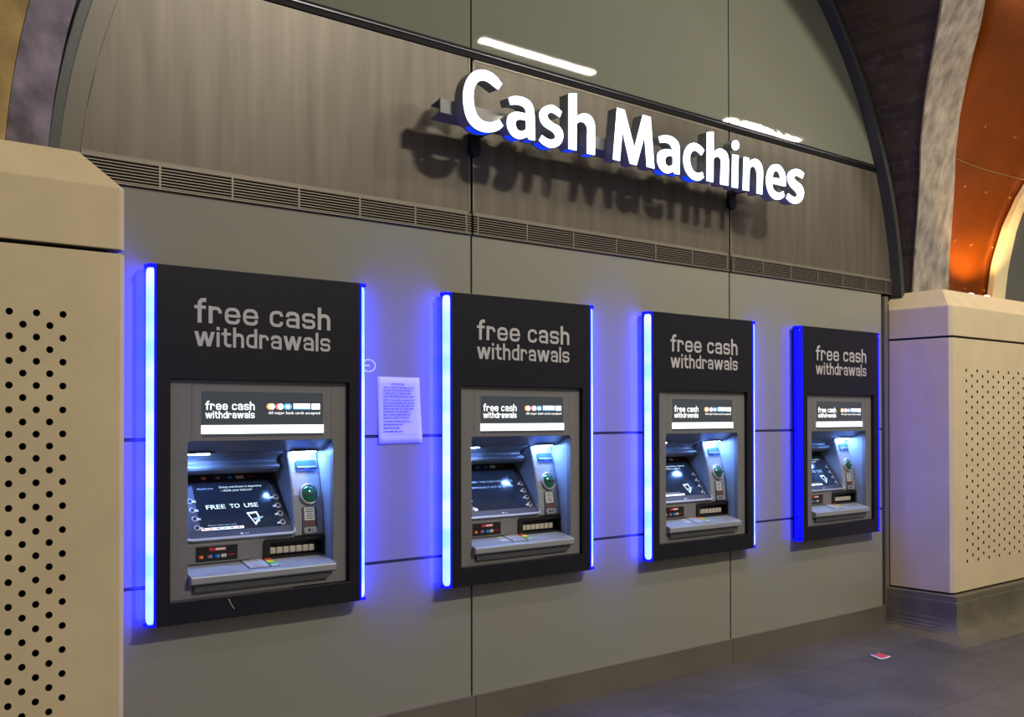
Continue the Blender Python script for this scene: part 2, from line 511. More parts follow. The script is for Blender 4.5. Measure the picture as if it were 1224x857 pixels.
# floor
f = MB(); f.box(-3.0, 12.0, -9.5, 0.6, -0.12, 0.0, M['floor'])
structure(f.build('floor'))

# back wall: black backing with openings for the machines, carrying panels, transom and joint channels
wb = MB()
holed_slab(wb, 0.95, 7.0, 0.0, 2.475, 0.014, 0.05, M['joint'], ATM_HOLES)
cols = [1.09 + (7.085 - 1.09) * i / 60 for i in range(61)]
top = [(x, arc_z(x)) for x in cols]
wb.prism(WALL, [(cols[0], 2.47)] + [(cols[-1], 2.47)] + top[::-1], -0.05, -0.014, M['joint'])
wall = structure(wb.build('wall_back'))

rows = [(0.155, 0.866), (0.880, 1.459), (1.473, 2.474)]
edges = [(1.0, JOINTS[0] - .006), (JOINTS[0] + .006, JOINTS[1] - .006), (JOINTS[1] + .006, JOINTS[2] - .006)]
for x0, x1 in edges:
    for z0, z1 in rows:
        mb = MB(); holed_slab(mb, x0, x1, z0, z1, 0.0, 0.0135, M['glass_panel'], ATM_HOLES)
        mb.build('glass_panel', wall)
for x0, x1 in edges:
    for z in (0.873, 1.466):
        mb = MB(); holed_slab(mb, x0, x1, z - 0.0035, z + 0.0035, 0.006, 0.0135, M['joint_metal'], ATM_HOLES)
        mb.build('joint_channel', wall)


def arc_panel(x0, x1, z0, z1, y0, y1, mat, name, edge=None, rad=RAD):
    az = lambda x: CZ + math.sqrt(max(0.0, rad ** 2 - (x - CX) ** 2))
    n = 48
    xs = [x0 + (x1 - x0) * i / n for i in range(n + 1)]
    xs = [x for x in xs if az(x) > z0 + 1e-4]
    # exact end where the arc meets the lower edge
    xe = math.sqrt(max(0, rad ** 2 - (z0 - CZ) ** 2))
    if x0 < CX - xe < x1:
        xs = [CX - xe] + xs
    if x0 < CX + xe < x1:
        xs = xs + [CX + xe]
    upper = [(x, min(z1, max(z0, az(x)))) for x in xs]
    mb = MB()
    mb.prism(WALL, [(xs[0], z0), (xs[-1], z0)] + upper[::-1], -y1, -y0, mat)
    if edge:
        mb.box(xs[0] + .004, xs[-1] - .002, y0 - .003, y0, z0, z0 + 0.014, edge)
        mb.box(x0 if x0 > 2 else xs[0], x1, y0 - .003, y0, z1 - 0.010, z1, edge) if az(x1) > z1 and az(max(x0, xs[0])) > z1 else None
        if az(x0) > z1:
            mb.box(x0, x0 + .010, y0 - .003, y0, z0, z1, edge)
        if az(x1) > z1:
            mb.box(x1 - .010, x1, y0 - .003, y0, z0, z1, edge)
    return mb.build(name, wall)


arc_panel(1.05, JOINTS[0] - .008, 2.580, 3.370, 0.0, 0.0135, M['mesh'], 'mesh_panel', M['mesh_edge'], rad=2.905)
arc_panel(JOINTS[0] + .008, JOINTS[1] - .008, 2.580, 3.370, 0.0, 0.0135, M['mesh'], 'mesh_panel', M['mesh_edge'])
arc_panel(JOINTS[1] + .008, 7.12, 2.580, 3.370, 0.0, 0.0135, M['mesh'], 'mesh_panel', M['mesh_edge'])
# smooth plate between the mesh and the arch on the left
bl = []
for i in range(25):
    t = math.radians(180 - 4.0 - 18.5 * i / 24)
    bl.append((t,))
outer = [(CX + 2.998 * math.cos(t[0]), CZ + 2.998 * math.sin(t[0])) for t in bl]
inner = [(CX + 2.906 * math.cos(t[0]), CZ + 2.906 * math.sin(t[0])) for t in bl]
mb = MB(); mb.prism(WALL, outer + inner[::-1], -0.0135, 0.002, M['mesh_border']); mb.build('border_plate', wall)
for x0, x1 in ((1.05, JOINTS[0] - .005), (JOINTS[0] + .005, JOINTS[1] - .005), (JOINTS[1] + .005, 7.12)):
    arc_panel(x0, x1, 3.425, 5.3, 0.0, 0.0135, M['glass_wavy'] if x0 > JOINTS[1] else M['glass_upper'], 'upper_glass_panel')
# transom with a thin raised line
mb = MB()
xa, xb = CX - math.sqrt(9 - (3.40 - CZ) ** 2), CX + math.sqrt(9 - (3.40 - CZ) ** 2)
mb.box(xa, xb, -0.006, 0.0135, 3.374, 3.423, M['transom'])
mb.box(xa, xb, -0.012, -0.006, 3.402, 3.408, M['joint_metal'])
mb.build('transom', wall)

# arch frame
def ring(name, r0, r1, y0, y1, t0, t1, mat, n=72, parent=None):
    mb = MB(); vs = []; fs = []
    for i in range(n + 1):
        t = math.radians(t0 + (t1 - t0) * i / n)
        for r, y in ((r0, y0), (r1, y0), (r1, y1), (r0, y1)):
            vs.append((CX + r * math.cos(t), y, CZ + r * math.sin(t)))
    for i in range(n):
        for k in range(4):
            fs.append((4 * i + k, 4 * i + (k + 1) % 4, 4 * i + 4 + (k + 1) % 4, 4 * i + 4 + k))
    fs += [(0, 1, 2, 3), (4 * n, 4 * n + 1, 4 * n + 2, 4 * n + 3)]
    mb.add(vs, fs, mat)
    return mb.build(name, parent, bevel=0.006)


structure(ring('trim_1', 3.0, 3.045, -0.085, 0.05, 3.5, 176.5, M['frame']), 'dark steel arch frame around the wall of the cash machines')

# skirting
sk = MB()
for x0, x1 in ((0.95, JOINTS[0] + .015), (JOINTS[0] + .019, JOINTS[1] + .005), (JOINTS[1] + .009, 6.99)):
    sk.box(x0, x1, -0.014, 0.013, 0.0, 0.150, M['skirting'])
    sk.box(x0, x1, -0.016, 0.013, 0.150, 0.156, M['mesh_edge'])
structure(sk.build('baseboard_back'))

# ventilation grilles, one section per bay
SUP = [[1.507, 1.817, 2.129, 2.441, 2.750, 3.057], [3.131, 3.459, 3.792, 4.124, 4.453, 4.782, 5.115], [5.180, 5.486, 5.792, 6.103, 6.411, 6.715, 6.985]]
GLAB = ['dark slatted vent grille above the first cash machine, left of the first wall joint',
        'slatted vent grille under the sign, between the two long wall joints',
        'slatted vent grille at the right, between the second wall joint and the arch foot']
for (x0, x1), sup, lab in zip(((1.09, JOINTS[0] - .007), (JOINTS[0] + .007, JOINTS[1] - .007), (JOINTS[1] + .007, 7.07)), SUP, GLAB):
    g = tag(empty('ventilation_grille', (x0, 0, 2.478)), lab, 'vent grille', 'vent grilles above the machines')
    o = (x0, 0, 2.478)
    mb = MB(o)
    for k in range(8):
        z = 2.486 + 0.0122 * k
        mb.box(x0, x1, -0.010, 0.004, z, z + 0.0042, M['grille'])
    mb.build('slats', g)
    mb = MB(o)
    mb.box(x0, x1, -0.012, 0.0, 2.478, 2.483, M['grille']); mb.box(x0, x1, -0.012, 0.0, 2.574, 2.579, M['grille'])
    mb.build('frame', g)
    for x in sup:
        if x0 < x < x1:
            mb = MB(o); mb.box(x - .004, x + .004, -0.0115, 0.0, 2.483, 2.574, M['grille']); mb.build('support_bar', g)

# post between the last joint and the right pier
mb = MB(); mb.box(6.946, 6.997, -0.022, 0.05, 0.15, 2.455, M['skirting'])
mb.box(6.990, 6.999, -0.026, 0.0, 0.15, 2.40, M['joint'])
structure(mb.build('trim_2', bevel=0.004), 'narrow bronze strip beside the right stone pier')


# stone piers ------------------------------------------------------
def hole_face(mb, fr, a0, b0, ca, cb, r, mat, depth=0.035, n=10):
    """one cell of panel face (ca x cb from a0, b0) with a round hole bored through its middle"""
    cx, cz = a0 + ca / 2, b0 + cb / 2
    rimo = []
    for i in range(n):
        t = 2 * math.pi * (i + 0.5) / n
        c, s_ = math.cos(t), math.sin(t)
        k = min(ca / 2 / abs(c) if abs(c) > 1e-6 else 1e9, cb / 2 / abs(s_) if abs(s_) > 1e-6 else 1e9)
        rimo.append((t, (cx + c * k, cz + s_ * k)))
    corners = [(math.atan2(sz * cb, sx * ca) % (2 * math.pi), (cx + sx * ca / 2, cz + sz * cb / 2)) for sx, sz in ((1, 1), (-1, 1), (-1, -1), (1, -1))]
    angs = sorted({round(t, 6): p for t, p in rimo + corners}.items())
    N = len(angs)
    vs = [fr(*p, 0) for t, p in angs] + [fr(cx + r * math.cos(t), cz + r * math.sin(t), 0) for t, p in angs]
    mb.add(vs, [(i, (i + 1) % N, N + (i + 1) % N, N + i) for i in range(N)], mat)
    rim = [fr(cx + r * math.cos(t), cz + r * math.sin(t), 0) for t, p in angs] + [fr(cx + r * math.cos(t), cz + r * math.sin(t), -depth) for t, p in angs]
    mb.add(rim, [(i, (i + 1) % N, N + (i + 1) % N, N + i) for i in range(N)], M['hole'])
    mb.add([fr(cx + r * math.cos(t), cz + r * math.sin(t), -depth) for t, p in angs], [tuple(range(N))], M['hole'])


def pier(name, xi, sgn, xo, dots_a, ncol, pitch_a, pitch_b, z_hi, nrow, r, label):
    """xi: inner (opening-side) face, sgn: +1 when the pier lies to the right; xo: far side"""
    X = lambda d: xi + sgn * d
    pm = MB(); m = M['stone_clad']
    zb, zt = 0.302, 2.122
    # plan with a small corner chamfer
    plan = [(X(0), 0.0), (X(0), -0.482), (X(0.022), -0.504), (xo, -0.504)]
    for a, b in zip(plan[:2], plan[1:3]):
        pm.add([(a[0], a[1], zb), (b[0], b[1], zb), (b[0], b[1], zt), (a[0], a[1], zt)], [(0, 1, 2, 3)], m)
    # front face, with bored holes in staggered columns
    fr = Frame((0, -0.504, 0))
    half = pitch_b / 2
    lo, hi = min(X(0.022), xo), max(X(0.022), xo)
    c_edges = sorted([dots_a + sgn * pitch_a * (k - 0.5) for k in range(ncol + 1)])
    pm.add([fr(lo, zb), fr(c_edges[0], zb), fr(c_edges[0], zt), fr(lo, zt)], [(0, 1, 2, 3)], m)
    pm.add([fr(c_edges[-1], zb), fr(hi, zb), fr(hi, zt), fr(c_edges[-1], zt)], [(0, 1, 2, 3)], m)
    for k in range(ncol):
        c = dots_a + sgn * pitch_a * k
        off = 0.0 if k % 2 == 0 else -half
        nr = nrow if k % 2 == 0 else nrow - 1
        z1 = z_hi + off + half; z0 = z1 - pitch_b * nr
        a0, a1 = c - pitch_a / 2, c + pitch_a / 2
        for q in range(nr):
            hole_face(pm, fr, a0, z0 + pitch_b * q, pitch_a, pitch_b, r, m)
        pm.add([fr(a0, zb), fr(a1, zb), fr(a1, z0), fr(a0, z0)], [(0, 1, 2, 3)], m)
        pm.add([fr(a0, z1), fr(a1, z1), fr(a1, zt), fr(a0, zt)], [(0, 1, 2, 3)], m)
    # closing faces behind
    pm.add([(xo, -0.504, zb), (xo, 0.05, zb), (xo, 0.05, zt), (xo, -0.504, zt)], [(0, 1, 2, 3)], m)
    wp = structure(pm.build(name), label)
    # dark core showing in the joints
    cm = MB(); a, b = sorted((X(0.045), xo - sgn * 0.01))
    cm.box(a, b, -0.455, 0.03, 0.24, 2.16, M['hole']); cm.build('core', wp)
    # coping with sloped shoulders
    zc0, zc1, zc2 = 2.136, 2.352, 2.486
    lo_ = [(X(0), 0.04), (X(0), -0.482), (X(0.022), -0.504), (xo, -0.504), (xo, 0.04)]
    up_ = [(X(0.12), 0.04), (X(0.12), -0.372), (X(0.135), -0.384), (xo, -0.384), (xo, 0.04)]
    vs = [(x, y, zc0) for x, y in lo_] + [(x, y, zc1) for x, y in lo_] + [(x, y, zc2) for x, y in up_]
    n = 5
    fs = [(i, (i + 1) % n, n + (i + 1) % n, n + i) for i in range(n)] + [(n + i, n + (i + 1) % n, 2 * n + (i + 1) % n, 2 * n + i) for i in range(n)]
    fs += [tuple(range(n)), tuple(range(2 * n, 3 * n))]
    cp = MB(); cp.add(vs, fs, m); cp.build('coping', wp, bevel=0.004)
    # plinth: ledge over a cove that sweeps out to the floor
    prof = [(0.0, 0.288), (0.0, 0.246), (0.012, 0.238), (0.012, 0.16), (0.02, 0.13), (0.05, 0.095), (0.10, 0.067), (0.17, 0.046), (0.28, 0.030), (0.45, 0.018), (0.7, 0.008), (1.0, 0.0)]
    base = [(X(-0.045), 0.0), (X(-0.045), -0.555), (xo, -0.555)]
    flr = [(X(-0.10), 0.0), (X(-0.30), -0.56 - 0.19), (xo, -0.80)]
    vs = []; fs = []
    for t, z in prof:
        for (bx, by), (fx, fy) in zip(base, flr):
            vs.append((bx + (fx - bx) * t, by + (fy - by) * t, z))
    for i in range(len(prof) - 1):
        for k in range(2):
            fs.append((3 * i + k, 3 * i + k + 1, 3 * i + 4 + k, 3 * i + 3 + k))
    vs += [(xo, 0.0, 0.288)]
    fs.append((0, 1, 2, len(vs) - 1))
    pl = MB(); pl.add(vs, fs, M['plinth']); pl.build('plinth', wp, bevel=0.004)
    return wp


pier('wall_right', 7.0, 1, 9.35, 7.215, 17, 0.0830, 0.0768, 1.893, 19, 0.0125, 'cream stone pier with fine perforations right of the machines')
pier('wall_left', 1.207, -1, -0.6, 0.998, 24, 0.0415, 0.0800, 1.900, 18, 0.0117, 'cream stone pier with round perforations left of the machines')


# brick vault and its stone groins ---------------------------------
GY = [(2.30, -.12), (2.49, -.126), (2.79, -.165), (3.10, -.235), (3.52, -.342), (3.76, -.436), (3.94, -.534), (4.09, -.628), (4.29, -.764), (4.45, -.86), (4.65, -.95), (4.95, -1.05), (5.4, -1.12)]


def groin_y(z):
    if z <= GY[0][0]:
        return GY[0][1]
    for (a, ya), (b, yb) in zip(GY, GY[1:]):
        if z <= b:
            return ya + (yb - ya) * (z - a) / (b - a)
    return GY[-1][1]


def groin_left(z):
    return min(-0.27, groin_y(z))


def vault(name, side, gy, label):
    me = bpy.data.meshes.new(name); vs = []; fs = []; uv = []
    n, k = 40, 6; R = 3.062 if side > 0 else 3.11
    ths = [math.radians(2 + 88 * i / n) for i in range(n + 1)]
    for t in ths:
        z = CZ + R * math.sin(t)
        for j in range(k + 1):
            y = 0.05 + (gy(z) - 0.05) * j / k
            vs.append((CX + side * R * math.cos(t), y, z)); uv.append((y, R * t))
    for i in range(n):
        for j in range(k):
            a = i * (k + 1) + j
            fs.append((a, a + 1, a + k + 2, a + k + 1))
    nv = len(vs)
    for (x, y, z) in vs[:nv]:
        d = Vector((x - CX, 0, z - CZ)).normalized() * 0.03
        vs.append((x + d.x, y, z + d.z)); 
    uv = uv + uv
    fs = fs + [tuple(nv + q for q in f_[::-1]) for f_ in fs]
    for i in range(n):
        a = i * (k + 1)
        for e in (0, k):
            fs.append((a + e, a + k + 1 + e, nv + a + k + 1 + e, nv + a + e))
    me.from_pydata(vs, [], fs)
    lay = me.uv_layers.new(name='UVMap')
    for p in me.polygons:
        p.use_smooth = True
        for li in p.loop_indices:
            lay.data[li].uv = uv[me.loops[li].vertex_index]
    me.materials.append(M['brick'])
    o = bpy.data.objects.new(name, me); COL.objects.link(o)
    return structure(o, label)


vault('ceiling', 1, groin_y, 'dark brick vault on the right of the arch')
vault('ceiling', -1, groin_left, 'brick vault on the left of the arch')


def groin(name, side, r0, r1, gy, dy0, dy1, mat, t1=90, zlow=2.45):
    n = 96; vs = []; fs = []
    ta = math.asin((zlow - CZ) / r0); tb = math.radians(t1)
    for i in range(n + 1):
        t = ta + (tb - ta) * i / n
        for r, dy in ((r0, dy0), ((r0 + r1) / 2, (dy0 + dy1) / 2), (r1, dy1), (r1, dy1 + 0.30), (r0, dy0 + 0.06)):
            zz = CZ + r * math.sin(t)
            if side > 0:
                dy = dy * max(0.0, 1 - (zz - 2.45) / 1.7) if dy < 0 else dy
            vs.append((CX + side * r * math.cos(t), gy(zz) + dy, zz))
    m = 5
    for i in range(n):
        for k in range(m):
            fs.append((m * i + k, m * i + (k + 1) % m, m * i + m + (k + 1) % m, m * i + m + k))
    fs += [tuple(range(m)), tuple(range(m * n, m * n + m))]
    mb = MB(); mb.add(vs, fs, mat)
    return mb.build(name, None, smooth=False)


structure(groin('trim_3', 1, 3.08, 3.50, groin_y, 0.0, -0.06, M['groin']), 'weathered stone rib rising from the right pier')
structure(groin('trim_4', -1, 3.085, 3.235, groin_left, 0.0, -0.06, M['groin_grey']), 'grey stone rib above the left pier, blue light put into its purple tint')
structure(groin('trim_5', -1, 3.24, 3.80, groin_left, -0.075, -0.10, M['groin_tan']), 'rough stone above the left pier, warm light put into its tan tint')

# copper-clad spandrel over the right pier
BANDL = [(8.382, 2.480), (8.384, 2.85), (8.43, 3.12), (8.534, 3.364), (8.70, 3.60), (8.95, 3.85), (9.40, 4.15)]
cv = []; cf = []
n = 48
zs = [2.492 + (4.75 - 2.492) * i / n for i in range(n + 1)]


def band_x(z):
    for (xa_, za), (xb_, zb_) in zip(BANDL, BANDL[1:]):
        if z <= zb_:
            return xa_ + (xb_ - xa_) * (z - za) / (zb_ - za)
    return 9.7


def copper_y(z):
    return groin_y(z) + 0.035


cop = empty('copper_cladding', (7.95, -0.18, 2.49))
tag(cop, 'riveted orange copper cladding above the right pier, lit from below', 'cladding')
mb = MB((7.95, -0.18, 2.49))
vs = []
for z in zs:
    xl = CX + math.sqrt(3.42 ** 2 - (z - CZ) ** 2); xr = band_x(z) + 0.03
    for k in range(9):
        t = k / 8
        vs.append((xl + (xr - xl) * t, copper_y(z) + 0.05 * math.sin(math.pi * t), z))
mb.add(vs, [(9 * i + k, 9 * i + k + 1, 9 * i + 10 + k, 9 * i + 9 + k) for i in range(n) for k in range(8)], M['copper'])
cs = mb.build('copper_sheet', cop, smooth=True)
md = cs.modifiers.new('thick', 'SOLIDIFY'); md.thickness = 0.004; md.offset = 0
for z in (2.60, 2.95, 3.36, 3.80):
    xl = CX + math.sqrt(3.42 ** 2 - (z - CZ) ** 2); xr = band_x(z) + 0.03
    for t in (0.08, 0.36, 0.64, 0.92):
        c = Vector((xl + (xr - xl) * t, copper_y(z) + 0.05 * math.sin(math.pi * t) - 0.008, z))
        rv = MB((7.95, -0.18, 2.49)); rv.prism(Frame(c), ellipse(0, 0, 0.010, 0.010, 8), -0.01, 0.004, M['rivet'])
        rv.build('rivet', cop)
sm = MB((7.95, -0.18, 2.49))
zj = 3.52
sm.add([(CX + math.sqrt(3.42 ** 2 - (z - CZ) ** 2) + (band_x(z) + 0.03 - CX - math.sqrt(3.42 ** 2 - (z - CZ) ** 2)) * k / 8, copper_y(z) + 0.05 * math.sin(math.pi * k / 8) - 0.0065, z) for z in (zj, zj + 0.006) for k in range(9)],
       [(k, k + 1, k + 10, k + 9) for k in range(8)], M['rivet'])
sm.build('seam', cop)
# cream edge band of the next arch and its dark infill
BANDR = [(8.607, 2.480), (8.60, 2.87), (8.60, 3.10), (8.63, 3.24), (8.72, 3.42), (8.88, 3.62), (9.15, 3.84), (9.50, 4.03)]


def ribbon(name, left, right, yf, yb, mat, label, n=40):
    """strip between two curves, both sampled by height, with real thickness"""
    def at(c, t):
        s_ = t * (len(c) - 1); i = min(int(s_), len(c) - 2); k = s_ - i
        return c[i][0] + (c[i + 1][0] - c[i][0]) * k, c[i][1] + (c[i + 1][1] - c[i][1]) * k
    vs = []; fs = []
    for i in range(n + 1):
        (xl, zl), (xr, zr) = at(left, i / n), at(right, i / n)
        vs += [(xl, copper_y(zl) + yf, zl), (xr, copper_y(zr) + yf, zr), (xr, copper_y(zr) + yb, zr), (xl, copper_y(zl) + yb, zl)]
    for i in range(n):
        for k in range(4):
            fs.append((4 * i + k, 4 * i + (k + 1) % 4, 4 * i + 4 + (k + 1) % 4, 4 * i + 4 + k))
    fs += [(0, 1, 2, 3), (4 * n, 4 * n + 1, 4 * n + 2, 4 * n + 3)]
    mb = MB(); mb.add(vs, fs, mat)
    return structure(mb.build(name), label)


ribbon('trim_6', BANDL, BANDR, -0.05, -0.004, M['band'], 'cream curved edge of the next arch at the far right')
ribbon('wall_far_right', [(x + .004, z) for x, z in BANDR], [(10.6, z) for x, z in BANDR], 0.0, 0.04, M['dark_infill'], 'dark panel of the next arch at the far right')
# backing above the copper so that nothing shows through
mb = MB(); mb.box(7.0, 11.0, 0.06, 0.12, 0.0, 6.0, M['hole']); structure(mb.build('wall_right_backing'))
mb = MB(); mb.box(-1.0, 1.15, 0.06, 0.12, 0.0, 6.0, M['hole']); structure(mb.build('wall_left_backing'))


# two uplights on the pier top
def uplight(x, y, lens, label, tilt):
    u = tag(empty('uplight', (x, y, 2.486)), label, 'uplight', 'uplights on the right pier')
    o = (x, y, 2.486)
    mb = MB(o); mb.prism(Frame((x, y, 2.486), (1, 0, 0), (0, 1, 0), (0, 0, 1)), ellipse(0, 0, 0.045, 0.045, 20), 0, 0.018, M['lamp_body']); mb.build('base', u)
    mb = MB(o); k = 20
    vs = []; fs = []
    for i in range(6):
        t = math.radians(15 * i * 1.2)
        for j in range(k):
            a = 2 * math.pi * j / k
            vs.append((x + 0.034 * math.cos(t) * math.cos(a), y + 0.034 * math.cos(t) * math.sin(a), 2.500 + 0.026 * math.sin(t)))
    for i in range(5):
        for j in range(k):
            fs.append((i * k + j, i * k + (j + 1) % k, i * k + k + (j + 1) % k, i * k + k + j))
    fs.append(tuple(range(5 * k, 6 * k)))
    mb.add(vs, fs, lens); mb.build('lens', u, smooth=True)
    return u


uplight(7.80, -0.25, M['lamp_cool'], 'left uplight with pale blue dome on the right pier', 0)
uplight(8.06, -0.25, M['lamp_warm'], 'right uplight glowing warm white at the foot of the copper', 0)
spot_light('uplight_beam', (8.08, -0.36, 2.51), (8.06, -0.27, 3.25), 70, (1.0, 0.62, 0.28), 120)
spot_light('uplight_beam', (7.86, -0.36, 2.51), (7.88, -0.27, 3.25), 28, (1.0, 0.62, 0.28), 120)

# linear luminaires over the concourse, mirrored in the upper glass
for x0, x1, y, lab in ((4.69, 5.86, -1.97, 'long strip light mirrored in the glass just above the letters C and a'),
                       (7.77, 8.94, -2.11, 'long strip light mirrored in the glass above the end of the sign')):
    t = tag(empty('strip_light', ((x0 + x1) / 2, y, 4.4)), lab, 'ceiling light', 'strip lights over the concourse')
    o = ((x0 + x1) / 2, y, 4.4)
    mb = MB(o); mb.box(x0 - .03, x1 + .03, y - .06, y + .06, 4.420, 4.48, M['lamp_body']); mb.build('housing', t)
    mb = MB(o); mb.box(x0, x1, y - .030, y + .030, 4.406, 4.420, M['lamp_tube']); mb.build('diffuser', t)
    for cx_ in (x0 + .2, x1 - .2):
        mb = MB(o); mb.box(cx_ - .003, cx_ + .003, y - .003, y + .003, 4.478, 7.5, M['lamp_body']); mb.build('suspension_rod', t)

